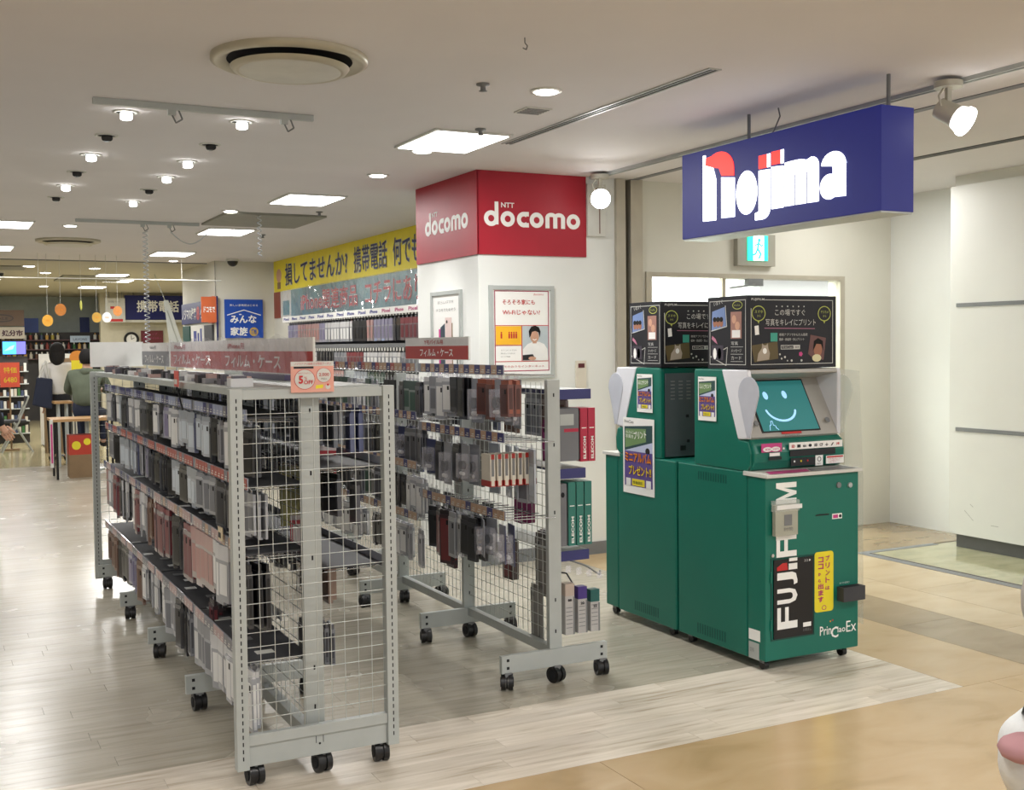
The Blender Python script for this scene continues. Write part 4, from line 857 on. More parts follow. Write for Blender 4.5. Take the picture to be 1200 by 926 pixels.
# things on the top shelf
cm = [mat('gadget_%d' % i, c, .4) for i, c in enumerate(('#d6d6d6', '#303034', '#8c8c90', '#b89a94', '#e8e8e8', '#5a5660'))]
for i in range(34):
    y = 4.02+i*.1; x = .96+random.random()*.05; s = random.uniform(.02, .035)
    M = MB().box(x-s, x+s*1.4, y-.03, y+.03, 1.3625, 1.3625+random.uniform(.012, .035), random.choice(cm)).box(x-s*.6, x+s*.8, y-.02, y+.02, 1.374, 1.3625+.038, random.choice(cm))
    o = M.build('gadget_box'); tag(o, 'tiny accessory box standing on the top shelf edge of the near rack', 'box', 'tiny boxes on top of the near rack')
# purple box and clutter on the right end of the top
t = tag(MB().box(1.30, 1.42, 4.6, 5.3, 1.3625, 1.43, mat('purple_tray', '#4a3f64', .4)).box(1.31, 1.41, 4.61, 5.29, 1.425, 1.432, m_hole).build('purple_tray'), 'dark purple tray standing on the rack top behind the 5% OFF card', 'tray')
t = tag(MB().box(1.33, 1.44, 5.45, 5.8, 1.3625, 1.44, m_metal).box(1.34, 1.43, 5.46, 5.79, 1.44, 1.445, m_white).build('white_carton'), 'pale flat carton on the rack top right of the purple tray', 'box')
# header signs on rack A
def header(y0, y1, top, bot, tt, bt, lb, film=False, x=1.18):
    t = thing('header_sign', lb, 'sign', (x, (y0+y1)/2, 1.40)); O = (x-.004, y1, 0)
    MB().box(x-.004, x+.004, y0, y1, 1.40, 1.535, m_offw).build('board', t)
    P = MB(); P.rect(O, 'left', .004, y1-y0-.004, 1.486, 1.531, top, .001).rect(O, 'left', .004, y1-y0-.004, 1.404, 1.486, bot, .001); P.build('colour_bands', t)
    P = MB()
    for a, s, z, h, m, w_ in tt: P.text(O, 'left', s, a, z, w_, h, m, off=.001, bold=.02)
    P.build('lettering', t)
    for yy in (y0+.15, y1-.15): MB().cyl((x, yy, 1.345), (x, yy, 1.40), .005, m_metal, 8).build('stand', t)
    return t
m_pinkish = mat('sign_pale', '#d8d4d0', .4); m_hred = mat('sign_red', '#b0322c', .35)
t = header(3.80, 6.40, m_pinkish, m_hred, [(.12, 'iPhone用', 1.495, .026, m_hred, .3), (1.35, 'iPhone用', 1.495, .026, m_hred, .3), (.10, 'フィルム・ケース', 1.416, .056, m_pinkish, .9), (1.30, 'フィルム・ケース', 1.416, .056, m_pinkish, .9)], 0, 'long red and white header sign wrapped in shiny clear film on the near rack')
# crumpled clear film sheet in front of it
M = MB(); n = 60; vs = []; fs = []
for i in range(n+1):
    for j in range(5):
        y = 3.80+2.6*i/n; vs.append((1.168-.012*abs(math.sin(i*1.7+j*.6))-.010*random.random(), y, 1.398+.036*j+.01*math.sin(i*.9)*(j == 4)))
for i in range(n):
    for j in range(4): fs.append((i*5+j, i*5+5+j, i*5+6+j, i*5+1+j))
M.add(vs, fs, m_film, False); M.build('clear_film', t)['label'] = 'crumpled clear plastic film'
header(6.44, 7.34, m_pinkish, mat('sign_grey', '#6c6c70', .4), [(.3, 'Galaxy用', 1.495, .024, m_grey, .2), (.12, 'フィルム・ケース', 1.416, .05, m_pinkish, .62)], 0, 'grey header sign on the far end of the near rack')
t = thing('header_sign', 'blank white header board at the far left end of the near rack', 'sign', (1.03, 7.42, 1.39)); MB().box(.88, 1.195, 7.415, 7.425, 1.392, 1.545, m_white).build('board', t); MB().box(.97, 1.0, 7.40, 7.44, 1.345, 1.40, m_metal).build('stand', t)
# 5% OFF card
t = thing('offer_card', 'pink 5% OFF card clipped on top of the near mesh end frame', 'sign', (1.17, 3.795, 1.345)); O = (1.095, 3.796, 1.345)
MB().box(1.095, 1.247, 3.796, 3.799, 1.345, 1.451, mat('card_pink', '#e0a392', .5)).build('card', t)
P = MB(); P.rect(O, 'front', 0, .152, .090, .106, m_offw, .0008).rect(O, 'front', .01, .08, .082, .089, m_txtk, .001).text(O, 'front', 'ノジマアプリ会員さま限定クーポン', .012, .094, .13, .009, m_txtr, off=.001)
P.ell(O, 'front', .048, .045, .036, .034, m_offw, .001).ring(O, 'front', .048, .045, .036, .034, .0015, m_txtr, .0014).ell(O, 'front', .116, .058, .026, .025, m_offw, .001).ring(O, 'front', .116, .058, .026, .025, .001, m_txtr, .0014)
P.text(O, 'front', '5', .026, .030, .016, .028, m_txtr, off=.0015, bold=.04).text(O, 'front', '%', .046, .044, .01, .010, m_txtr, off=.0015).text(O, 'front', 'OFF', .044, .028, .034, .014, m_txtr, off=.0015, bold=.02).text(O, 'front', '店内アクセサリー', .024, .063, .05, .006, m_txtr, off=.0015).text(O, 'front', '2,000', .098, .053, .036, .013, m_txtr, off=.0015).text(O, 'front', '円以上', .106, .043, .02, .006, m_txtk, off=.0015)
P.poly(O, 'front', [(.086, .012), (.112, .014), (.114, .026), (.088, .024)], m_yel, .001).ell(O, 'front', .130, .018, .009, .009, m_offw, .001, 0, 10).ell(O, 'front', .130, .025, .004, .004, m_txtr, .0015, 0, 8)
P.build('print', t)
# small red hanging tag and long pale arm on the aisle side
t = thing('red_price_flag', 'small red and white price flag leaning above the top row of the near rack', 'sign', (.90, 4.75, 1.33))
MB().box(.893, .897, 4.72, 4.80, 1.345, 1.41, mat('flag_red', '#d05a50', .5)).rect((.8929, 4.79, 1.355), 'left', 0, .055, 0, .02, m_offw, .0008).build('flag', t); MB().tube([(.895, 4.76, 1.35), (.91, 4.72, 1.25)], .003, m_black).build('stem', t)

# ---- rack B
rB = thing('display_rack', 'grey display rack with open T-shaped end post, nearest the green kiosks', 'display rack', (2.44, 4.37, 0))
XB = 2.44
for k in range(5):
    y = 4.37+BAY*k; upright(rB, XB, y+.014, .031); foot(rB, 2.165, 2.70, y)
    for x in (2.195, XB, 2.675): caster(x, y, rB)
for k in range(4):
    y0 = 4.385+BAY*k; y1 = y0+BAY-.015
    mesh_panel(XB, XB, y0, y1, .17, 1.33, rB, .05)
    B(XB-.016, XB+.016, y0, y1, .115, .155, m_metal).build('base_rail', rB)
    zs = (1.415, 1.125, .79) if k == 0 else (1.415, 1.17, .92, .66)
    for j, z in enumerate(zs):
        pal = (1, 2, 1, 2) if j < 2 else (2, 2, 1, 2)
        if k and j == 0: pal = (2, 0, 1, 2, )
        level(rB, XB, -1, y0-(.08 if k == 0 else 0), y1, z, .27, (lambda q, pal=pal, k=k: pal[q % 4]), shelf=False)
lbk = ('first', 'second', 'third', 'farthest')
for k in range(4):
    y0 = 4.385+BAY*k; y1 = y0+BAY-.02
    gl = lambda r: f'packages, {r} row, {lbk[k]} bay, left side of the kiosk-side rack'
    wl = lambda r: f'in {r} row, {lbk[k]} bay, kiosk-side rack'
    if k == 0:
        fill(XB, -1, y0+.40, y1, 1.37, .26, fi(0, 3, 2)+ca(0, 3, 1), wl('top'), gl('top'), 3, dz=-.04, sz=1.15)
        fill(XB, -1, y0+.0, y0+.42, 1.37, .22, ['m0', 'e1', 'c3', 'm0'], wl('top near'), gl('top near'), 3, dz=-.04, run=1, sz=1.2)
        fill(XB, -1, y0, y0+.5, 1.10, .10, ca(2, 8)+fi(2, 11), wl('inner second'), gl('inner second'), 1, run=2, sz=1.5)
        fill(XB, -1, y0+.35, y1, 1.10, .26, ['e0', 'e1', 'e1', 'c0'], wl('second'), gl('second'), 2, step=.1, run=1, sz=1.1)
        fill(XB, -1, y0+.30, y1, .77, .25, ca(0, 2, 7)+['m6'], wl('third'), gl('third'), 3, run=2, sz=1.25)
        fill(XB, -1, y0+.02, y0+.33, .77, .24, ['e1', 'e0'], wl('third near'), gl('third near'), 2, step=.1, run=1)
    else:
        for j, (z, r) in enumerate(((1.37, 'top'), (1.14, 'second'), (.89, 'third'), (.63, 'bottom'))):
            ks = [fi(0, 3, 10)+ca(3, 1, 2), ca(4, 0, 2)+['e0', 'e1'], ca(0, 3, 4, 10), ca(2, 0, 3, 6)][j]
            fill(XB, -1, y0, y1, z, .26, ks, wl(r), gl(r), 2, dz=-.01 if j == 0 else 0, merge=True, sz=1.1)
    for z, r in ((1.33, 'upper'), (1.02, 'middle'), (.74, 'lower')):
        if k == 0 and z < 1.1: continue
        fill(XB, 1, y0+(.12 if k == 0 else 0), y1, z, .16, (ca(0, 1, 4, 2, 8)+['m5'] if k else ca(7, 0, 2, 8)), f'in {r} row, {lbk[k]} bay, wall side of kiosk-side rack', f'packages, {r} row, {lbk[k]} bay, wall side', 1, skip=.1, sz=1.25, merge=True)
# fan of cream and red packs
m_cr = mat('cream_card', '#d8d2c4', .4); m_crr = mat('cream_card_red', '#a62a24', .4)
for k in range(7):
    x = 2.17+.034*k; M = MB().box(x, x+.024, 4.46, 4.55, .905, 1.02, m_cr).box(x-.0005, x+.0245, 4.459, 4.551, .878, .905, m_crr).box(x+.006, x+.018, 4.4585, 4.46, .925, 1.0, m_grey).box(x+.004, x+.019, 4.457, 4.459, .882, .925, m_cr)
    M.box(x+.004, x+.02, 4.4585, 4.46, 1.0, 1.022, m_crr)
    o = M.build('cream_package'); tag(o, ('first', 'second', 'third', 'fourth', 'fifth', 'sixth', 'seventh')[k]+' from left of seven cream and red packages hanging near the rack post', 'package', 'stack of cream and red packages')
for k in range(4):
    hang('m1', 2.50+k*.035, 4.52, 1.17, '', 'magenta packages behind the rack post', 1, 'magenta charger package in the row behind the mesh left of the rack post')
for k in range(3):
    o = hang('m1', 2.47+k*.02, 4.75, .86, '', 'magenta packages lower', 1, 'magenta package below the cream and red stack, behind the mesh')
for k in range(3): hang('m5', 2.50+k*.03, 4.60+k*.03, .64, '', 'large grey packages low on the right side', 1, 'large grey-brown printed package hanging low behind the mesh beside the rack post')
hang('m5', 2.48, 4.62, .40, '', 'large grey packages low on the right side', 1, 'lowest grey-brown printed package behind the mesh beside the rack post')
for k in range(2): o = hang('m6', 2.49+k*.02, 4.92, .58, '', 'pair of black packages', 1, 'black package with dark red edge hanging low through the mesh')
# right side of rack B
for z, y0, y1, w_ in ((1.30, 4.40, 5.2, .205), (.945, 4.40, 5.2, .175), (.575, 4.40, 5.2, .19)):
    s = B(XB+.03, XB+w_, y0, y1, z-.004, z, m_metal).build('shelf', rB); MB().box(XB+.02, XB+w_, y0-.006, y0, z-.045, z, m_tag[1]).box(XB+w_-.003, XB+w_, y0, y1, z-.045, z, m_tag[1]).build('shelf_edge', rB)
m_bx = {'r': mat('box_crimson', '#b02440', .35), 'g': mat('box_teal', '#2c7468', .35)}; m_gb = mat('box_print_grey', '#6e7074', .4)
def ebox(x, y, z, h, c, lb):
    t = thing('boxed_accessory', lb, 'box', (x, y, z), 'boxed accessories on the right side of the kiosk-side rack')
    MB().box(x-.018, x+.018, y, y+.11, z, z+h, m_bx[c]).build('box', t); MB().box(x-.0185, x-.018, y+.008, y+.10, z+.01, z+h-.01, m_gb).build('side_panel', t)
    P = MB(); P.text((x+.009, y-.0002, z+.012), vt, 'ELECOM', 0, 0, h*.42, .014, m_txtw, bold=.03); P.rect((x-.012, y-.0002, z+h*.62), 'front', 0, .024, 0, .004, m_txtw, .0006); P.build('lettering', t)
for k in range(2): ebox(2.60+k*.04, 4.38, .975, .24, 'r', ('left', 'right')[k]+' crimson accessory box with white lettering, upper right side of the rack')
tag(MB().box(2.475, 2.575, 4.385, 4.50, .98, 1.215, m_gb).box(2.50, 2.574, 4.384, 4.385, 1.11, 1.125, m_bx['r']).box(2.48, 2.55, 4.384, 4.385, 1.14, 1.19, m_metal).build('grey_carton'), 'grey printed carton beside the crimson boxes on the rack', 'box')
for k in range(3): ebox(2.535+k*.042, 4.38, .60, .285, 'g', ('left', 'middle', 'right')[k]+' teal accessory box with white lettering, right side of the rack')
tag(MB().box(2.475, 2.51, 4.385, 4.50, .60, .88, m_gb).ell((2.49, 4.3845, .83), 'front', 0, 0, .009, .012, m_hole, .001).build('grey_carton'), 'grey printed carton beside the teal boxes on the rack', 'box')
t = stuff(MB().tube([(2.46, 4.45, .56), (2.60, 4.38, .505), (2.665, 4.36, .46), (2.665, 4.36, .48)], .004, m_grey).tube([(2.47, 4.6, .46), (2.6, 4.55, .44), (2.63, 4.5, .36)], .004, m_metald).build('peg_hooks', rB))
for k in range(4): MB().box(2.49+k*.05, 2.515+k*.05, 4.36-.006*k, 4.364-.006*k, .485+.0-.012*k, .515-.012*k, m_film).build('hook_tag', rB)
for k, (cc, lb) in enumerate((('#b9a99c', 'beige'), ('#44307c', 'purple'), ('#1f5c58', 'dark teal'))):
    x = 2.50+k*.066; m = mat('bag_top_%d' % k, cc, .4); t = thing('hanging_packet', lb+'-topped tall white packet hanging at the lower right of the rack', 'package', (x, 4.38, .20))
    MB().box(x-.004, x+.042, 4.38, 4.42, .20, .375-.02*k, mat('packet_white', '#b4b2b0', .3, coat=.6)).box(x+.036, x+.044, 4.379, 4.421, .20, .37-.02*k, m_grey).build('body', t); MB().box(x-.004, x+.042, 4.379, 4.421, .375-.02*k, .43-.02*k, m).build('header', t)
    P = MB(); P.text((x, 4.3795, .39-.02*k), 'front', '88' if k == 0 else '22', .008, -.04, .02, .012, m_txtk, bold=.05)
    for q in range(6): P.rect((x, 4.3795, .23), 'front', 0, .032, q*.018, q*.018+.003, m_grey, .0006)
    P.build('print', t)
# header signs on rack B
def header_b(y0, y1, z0, z1, a, b, lb, xx=2.44):
    t = thing('header_sign', lb, 'sign', (xx, (y0+y1)/2, z0)); O = (xx-.005, y1, z0); h = z1-z0; W = y1-y0
    MB().box(xx-.005, xx+.005, y0, y1, z0, z1, m_offw).build('board', t); MB().rect(O, 'left', .004, W-.004, .004, h*.62, m_hred, .001).rect(O, 'left', .004, W-.004, h*.62, h-.004, m_pinkish, .001).build('colour_bands', t)
    MB().text(O, 'left', a, W*.33, h*.68, W*.3, h*.22, m_hred, off=.001, bold=.02).text(O, 'left', b, W*.26, h*.14, W*.52, h*.36, m_txtw, off=.001, bold=.02).build('lettering', t)
    for yy in (y0+.15, y1-.15): MB().cyl((xx, yy, 1.34), (xx, yy, z0), .005, m_metal, 8).build('stand', t)
header_b(5.24, 6.10, 1.425, 1.545, 'Yモバイル用', 'フィルム・ケース', 'red and white header sign on the kiosk-side rack in front of the white column')

# ================================================================== PHONE ACCESSORY WALL (x = 4.25)
XW = 4.25
t = thing('yellow_banner', 'long yellow wall banner with navy writing under the ceiling', 'banner', (XW, 11.5, 2.26))
MB().box(XW-.012, XW-.001, 8.0, 15.42, 2.255, CZ-.002, m_yel).build('sheet', t)
P = MB(); O = (XW-.012, 15.42, 0); dk = m_txtn; mo = mat('outline_grey', '#c8c8a8', .5)
for s, a, w_ in (('損してませんか?', .55, 2.55), ('携帯電話', 3.30, 1.05), ('何でも相談', 4.50, 1.25)):
    P.text(O, 'left', s, a, 2.31, w_, .30, mo, off=.0, bold=.035).text(O, 'left', s, a+.01, 2.315, w_-.02, .29, dk, off=.003, bold=.008)
P.build('lettering', t)
MB().ell(O, 'left', .25, 2.47, .12, .09, m_skin, .002).rect(O, 'left', .17, .33, 2.29, 2.38, m_brown, .002).build('cartoonless_figure' if 0 else 'round_picture', t)
t = thing('teal_banner', 'glossy film-covered teal banner with big red writing below the yellow one', 'banner', (XW, 11.4, 1.9))
MB().box(XW-.016, XW-.001, 8.0, 14.6, 1.90, 2.25, mat('banner_teal', '#3c7c80', .3, var=.35, scale=3)).build('sheet', t)
MB().box(XW-.016, XW-.001, 14.6, 15.1, 1.90, 2.25, m_offw).box(XW-.018, XW-.016, 14.68, 14.98, 1.93, 2.12, MC['banner_teal']).build('product_photo', t)
MB().box(XW-.018, XW-.001, 15.1, 15.42, 1.90, 2.25, mat('banner_red_end', '#8a3a22', .4)).build('end_band', t)
P = MB(); O = (XW-.016, 14.5, 0)
P.text(O, 'left', 'iPhone関連商品', .35, 1.95, 2.15, .25, m_txtw, off=0, bold=.03).text(O, 'left', 'iPhone関連商品', .35, 1.95, 2.15, .25, m_txtr, off=.003, bold=.012).text(O, 'left', 'コチラにあります', 2.75, 1.95, 2.2, .25, m_txtw, off=0, bold=.03).text(O, 'left', 'コチラにあります', 2.75, 1.95, 2.2, .25, m_txtr, off=.003, bold=.012)
P.build('lettering', t)
M = MB(); n = 90; vs = []; fs = []
for i in range(n+1):
    for j in range(5): vs.append((XW-.03-.03*abs(math.sin(i*.8+j))*random.random(), 8.0+6.9*i/n, 1.90+.09*j))
for i in range(n):
    for j in range(4): fs.append((i*5+j, i*5+5+j, i*5+6+j, i*5+1+j))
M.add(vs, fs, m_film, False); M.build('clear_film', t)['label'] = 'rippled clear plastic film'
wt = thing('wall_rack', 'dark slatted wall display along the shop side full of phone cases', 'wall display', (XW-.05, 11.5, .3))
MB().box(XW-.05, XW-.02, 8.0, 14.6, .25, 1.90, mat('slat_black', '#1b1b1f', .5)).build('back_panel', wt)
st = MB().box(XW-.30, XW-.05, 8.0, 14.0, 1.83, 1.84, m_offw).box(XW-.305, XW-.30, 8.0, 14.0, 1.81, 1.88, m_txtw).build('header_strip', wt)
P = MB()
for k in range(17):
    P.text((XW-.3055, 13.98-k*.345, 0), 'left', ('Pixel', 'iPhone')[k % 2], .05, 1.83, .22, .035, (m_blueink if k < 10 else m_pink), bold=.02)
P.build('header_lettering', st)
for z in (1.50, 1.29, 1.06): MB().box(XW-.26, XW-.05, 8.0, 14.0, z, z+.008, m_black).box(XW-.262, XW-.26, 8.0, 14.0, z-.01, z+.03, m_grey).build('shelf', wt)
H = MB()
for z in (1.80, 1.46, 1.26):
    for k in range(74): y = 8.05+k*.08; H.box(XW-.29, XW-.05, y-.003, y+.003, z, z+.006, m_chrome); H.box(XW-.296, XW-.29, y-.018, y+.018, z-.004, z+.028, m_offw)
stuff(H.build('hooks', wt))
order = {1.78: fi(3, 6, 6, 9, 0, 5, 8, 3, 6, 0, 11, 2), 1.45: fi(0, 3, 11, 5, 9, 2, 3, 1), 1.25: fi(3, 0, 11, 6, 2, 10)}
for z, ks in order.items():
    y = 9.6; r = 0; nm = {1.78: 'upper', 1.45: 'middle', 1.25: 'lower'}[z]
    while y < 13.9:
        if r <= 0: key = random.choice(ks); r = random.randint(2, 6)
        o = hang(key, XW-.27, y, z, f'in {nm} row of the long wall display', f'{nm} row of packages on the wall display'); 
        o.scale = (1.6, 1.05, 1.35 if z > 1.6 else 1.0); y += .105; r -= 1

# ================================================================== FAR SIGNS AND FIXTURES
def board(name, x0, x1, y, z0, z1, m, lb, cat='sign', th=.02): 
    t = thing(name, lb, cat, ((x0+x1)/2, y, z0)); MB().box(x0, x1, y, y+th, z0, z1, m).build('board', t); return t
m_royal = mat('royal_blue', '#1c4cae', .4)
t = board('blue_wall_sign', 3.565, 4.085, 15.46, 1.635, 2.158, m_royal, 'blue square sign on the far pillar reading みんな家族割'); O = (3.565, 15.459, 1.635)
P = MB(); P.text(O, 'front', 'みんな', .07, .20, .36, .11, m_txtw, bold=.03).text(O, 'front', '家族', .07, .03, .24, .12, m_txtw, bold=.03).ell(O, 'front', .39, .085, .06, .06, mat('badge_gold', '#c8a850', .4), .002).text(O, 'front', '割', .355, .05, .07, .07, m_royal, off=.002, bold=.04).stroke(O, 'front', [(.03, .31), (.26, .38), (.49, .31)], .012, m_txtw, .002, 0, False).text(O, 'front', '新しい家族割はじまる', .07, .43, .38, .03, m_txtw).ell(O, 'front', .21, .32, .02, .008, m_txtw, .002); P.build('lettering', t)
t = thing('blue_side_banner', 'navy banner with white writing on the left face of the far pillar', 'banner', (3.43, 16.6, 1.85)); MB().box(3.42, 3.4495, 15.75, 17.65, 1.86, 2.16, m_navy).build('board', t)
P = MB(); O = (3.4195, 17.65, 0); P.text(O, 'left', 'ノジマの接客', .05, 1.92, 1.0, .17, m_txtw, bold=.02).text(O, 'left', '8', 1.08, 1.90, .2, .2, m_txtr, bold=.05).text(O, 'left', 'ヶ条', 1.32, 1.92, .45, .17, m_txtw, bold=.02); P.build('lettering', t)
t = thing('orange_notice', 'orange notice beside the navy banner on the far pillar', 'sign', (3.4, 15.4, 1.86)); MB().box(3.405, 3.4495, 15.0+.5, 15.74, 1.84, 2.2, mat('notice_orange', '#d0683c', .4)).build('board', t)
MB().box(3.25, 3.45, 15.44, 15.46, 1.85, 2.19, MC['notice_orange']).text((3.26, 15.439, 0), 'front', 'ドコモで', .02, 1.98, .15, .08, m_txtw, bold=.03).box(3.45, 3.47, 15.43, 15.46, 1.55, 2.20, m_txtn).build('face', t)
t = thing('shop_poster', 'white and blue poster under the navy banner on the far pillar', 'poster', (3.4, 16.8, 1.4)); MB().box(3.42, 3.4495, 16.2, 17.0, 1.42, 1.83, m_txtw).build('sheet', t); MB().rect((3.4195, 16.85, 0), 'left', .05, .25, 1.5, 1.75, m_blueink, .002).rect((3.4195, 16.85, 0), 'left', .32, .42, 1.5, 1.72, m_blueink, .002).rect((3.4195, 16.85, 0), 'left', .5, .6, 1.5, 1.78, m_blueink, .002).build('print', t)
tag(MB().box(3.42, 3.4495, 17.1, 17.6, 1.42, 1.83, m_greend).build('dark_poster'), 'dark green poster at the left edge of the far pillar', 'poster'); tag(MB().box(3.42, 3.4495, 15.6, 16.1, 1.42, 1.82, m_metald).build('dark_poster'), 'dark framed poster at the right of the white and blue poster', 'poster')
KF = 24.6/19
def fz(z): return 1.5+(z-1.5)*KF
t = board('hanging_phone_sign', 2.80*KF, 3.95*KF, 24.6, fz(1.97), fz(2.36), m_navy, 'navy hanging sign far off reading 携帯電話', 'sign', .1); MB().text((2.80*KF, 24.599, 0), 'front', '携帯電話', .18*KF, fz(2.09), .66*KF, .19*KF, m_txtw, bold=.02).build('lettering', t); B(2.80*KF, 3.95*KF, 24.59, 24.6, fz(1.93), fz(1.965), m_offw).build('lower_band', t); MB().cyl((3.8, 24.65, fz(2.36)), (3.8, 24.65, CZ), .01, m_grey).cyl((4.4, 24.65, fz(2.36)), (4.4, 24.65, CZ), .01, m_grey).build('hangers', t)
t = board('white_notice_sheet', 2.49*KF, 2.79*KF, 24.5, fz(1.93), fz(2.31), m_offw, 'white notice sheet left of the navy phone sign'); o_ = (2.49*KF, 24.499, 0); MB().rect(o_, 'front', .10, .18, fz(2.14), fz(2.18), m_txtr, .002).rect(o_, 'front', .22, .26, fz(2.14), fz(2.17), m_grey, .002).rect(o_, 'front', .04, .34, fz(1.94), fz(1.98), m_txtr, .002).text(o_, 'front', 'お知らせ', .06, fz(2.24), .24, .04, m_grey).build('print', t); MB().cyl((3.3, 24.51, fz(2.31)), (3.3, 24.51, CZ), .006, m_grey, 6).cyl((3.55, 24.51, fz(2.31)), (3.55, 24.51, CZ), .006, m_grey, 6).build('hangers', t)
t = thing('round_clock', 'round black-rimmed clock on the cream wall below the phone sign', 'clock', (2.93*KF, 24.95, 1.6)); o_ = (2.93*KF, 24.99, fz(1.66)); MB().ring(o_, 'front', 0, 0, .13, .13, .05, m_black, .03).build('rim', t); MB().ell(o_, 'front', 0, 0, .12, .12, m_txtw, .01).build('face', t); MB().stroke(o_, 'front', [(0, 0), (0, .08)], .01, m_black, .014).stroke(o_, 'front', [(0, 0), (.06, .03)], .01, m_black, .014).build('hands', t)
t = board('maroon_board', 3.08*KF, 3.43*KF, 24.97, fz(1.6), fz(1.80), mat('maroon', '#6c2a30', .5), 'maroon board right of the round clock'); MB().text((3.08*KF, 24.969, 0), 'front', 'auショップ', .05, fz(1.73), .28, .04, m_pink).text((3.08*KF, 24.969, 0), 'front', 'お客様カウンター', .05, fz(1.66), .36, .04, m_pink).build('lettering', t)
t = thing('clear_hanging_sheet', 'bright white translucent sheet hanging in front of the phone sign', 'banner', (3.5, 18.6, 1.5)); MB().poly((3.33, 18.6, 0), 'front', [(.0, 2.27), (.07, 2.27), (.30, 1.5), (.08, 1.5)], mat('white_sheet', '#e8eef2', .4, alpha=.8, var=0), .004).build('sheet', t); MB().stroke((3.33, 18.59, 0), 'front', [(.05, 2.1), (.22, 1.55)], .012, m_metal, .004).cyl((3.35, 18.6, 2.27), (3.2, 18.6, CZ), .006, m_metal, 6).build('rod', t)
# far back shelving of bottles and goods
fs_ = thing('far_shelving', 'far shelving of colourful small goods along the back wall', 'shelf', (1.9, 26, 0))
MB().box(.2, 3.6, 26.3, 26.8, 0, 1.88, mat('far_shelf_dark', '#33302e', .6)).build('cabinet', fs_)
for z in (1.30, 1.50, 1.70): B(.2, 3.6, 26.1, 26.3, z, z+.02, mat('shelf_maroon', '#59383a', .5)).build('shelf', fs_)
gc = [mat('goods_%d' % i, c, .4) for i, c in enumerate(('#b0a040', '#c8c0b0', '#8a3c34', '#3c6a3c', '#c49a50', '#d6d6d0', '#44506a', '#5a3a2a'))]
for z in (1.32, 1.52, 1.72):
    for k in range(30):
        x = .3+k*.108
        if 2.55 < x < 3.15 and z > 1.6: continue
        o = MB().cyl((x, 26.15, z), (x, 26.15, z+.10), .034, random.choice(gc), 8).cyl((x, 26.15, z+.10), (x, 26.15, z+.14), .015, random.choice(gc), 6).build('bottle'); tag(o, 'small bottle in the rows of far shelves against the back wall', 'bottle', 'bottles on the far shelves')
t = board('blue_wall_panel', 1.84, 2.15, 26.98, 1.86, 2.2, m_royal, 'blue square panel high on the far back wall'); t = board('navy_wall_panel', 3.0, 3.2, 26.95, 1.5, 2.22, mat('navy_far', '#20306c', .5), 'wide navy panel on the far back wall behind the hanging discs')
t = board('white_shelf_sign', 2.7, 3.1, 26.08, 1.66, 1.80, mat('pale_blue', '#b8cce0', .4), 'pale blue shelf sign on the far shelving'); MB().text((2.7, 26.079, 0), 'front', 'LAVONS', .06, 1.70, .28, .05, m_txtn).build('lettering', t)
t = board('brown_framed_sign', .9, 1.76, 25.5, 2.0, 2.33, mat('sign_tan', '#6e5a4c', .6), 'brown framed board at the far upper left'); MB().ring((1.33, 25.498, 2.16), 'front', 0, 0, .22, .07, .02, m_black, .004).text((1.2, 25.498, 2.13), 'front', 'SALE', 0, 0, .26, .05, m_black).build('print', t)
t = board('white_lettered_sign', .9, 1.76, 25.5, 1.74, 1.98, mat('sign_cream', '#c4bcae', .6), 'cream sign with dark writing under the brown framed board'); MB().text((.95, 25.498, 1.79), 'front', '処分市', .38, 0, .40, .13, mat('ink_plum', '#4c2c38', .5), bold=.05).build('lettering', t)
t = thing('television', 'small television showing a bright blue picture at the far left', 'television', (1.22, 20, 1.4)); MB().box(1.04, 1.40, 20, 20.05, 1.43, 1.66, m_black).build('case', t); MB().rect((1.05, 19.999, 1.44), 'front', 0, .2, 0, .2, mat('tv_blue', (.05, .35, .9), emit=1.6), .002).rect((1.05, 19.999, 1.44), 'front', .2, .34, 0, .2, mat('tv_violet', (.12, .12, .6), emit=1.2), .002).poly((1.05, 19.998, 1.44), 'front', [(.02, .05), (.15, .08), (.18, .15), (.10, .12)], mat('tv_cyan', (.2, .7, 1), emit=2), .002).build('screen', t)
t = thing('tv_stand_shelf', 'dark stocked shelf unit under the far television', 'shelf', (1.1, 20.3, 0)); MB().box(.3, 1.42, 20.06, 20.5, 0, 1.40, MC['far_shelf_dark']).build('cabinet', t)
for r in range(6):
    s = B(.3, 1.42, 19.95, 20.06, .15+r*.2, .165+r*.2, m_metal).build('shelf', t)
    for k in range(12): tag(B(.78+k*.052, .82+k*.052, 19.97, 20.04, .166+r*.2, .166+r*.2+random.uniform(.06, .14), random.choice(gc[1:2]+gc[3:4]+gc[5:])).build('goods_box'), 'small goods box on the shelf unit under the far television', 'box', 'goods under the far television')
t = board('orange_red_poster', .93, 1.20, 18.6, .95, 1.32, mat('poster_orange', '#e05a40', .5), 'orange-red price poster standing at the left edge'); MB().text((.95, 18.599, 1.16), 'front', '特価', .03, 0, .18, .09, m_yel).text((.95, 18.599, 1.02), 'front', '6480', .03, 0, .18, .08, m_yel).build('lettering', t); MB().cyl((1.06, 18.63, 0), (1.06, 18.63, .95), .012, m_brown).box(.95, 1.17, 18.55, 18.7, 0, .02, m_brown).build('post', t)
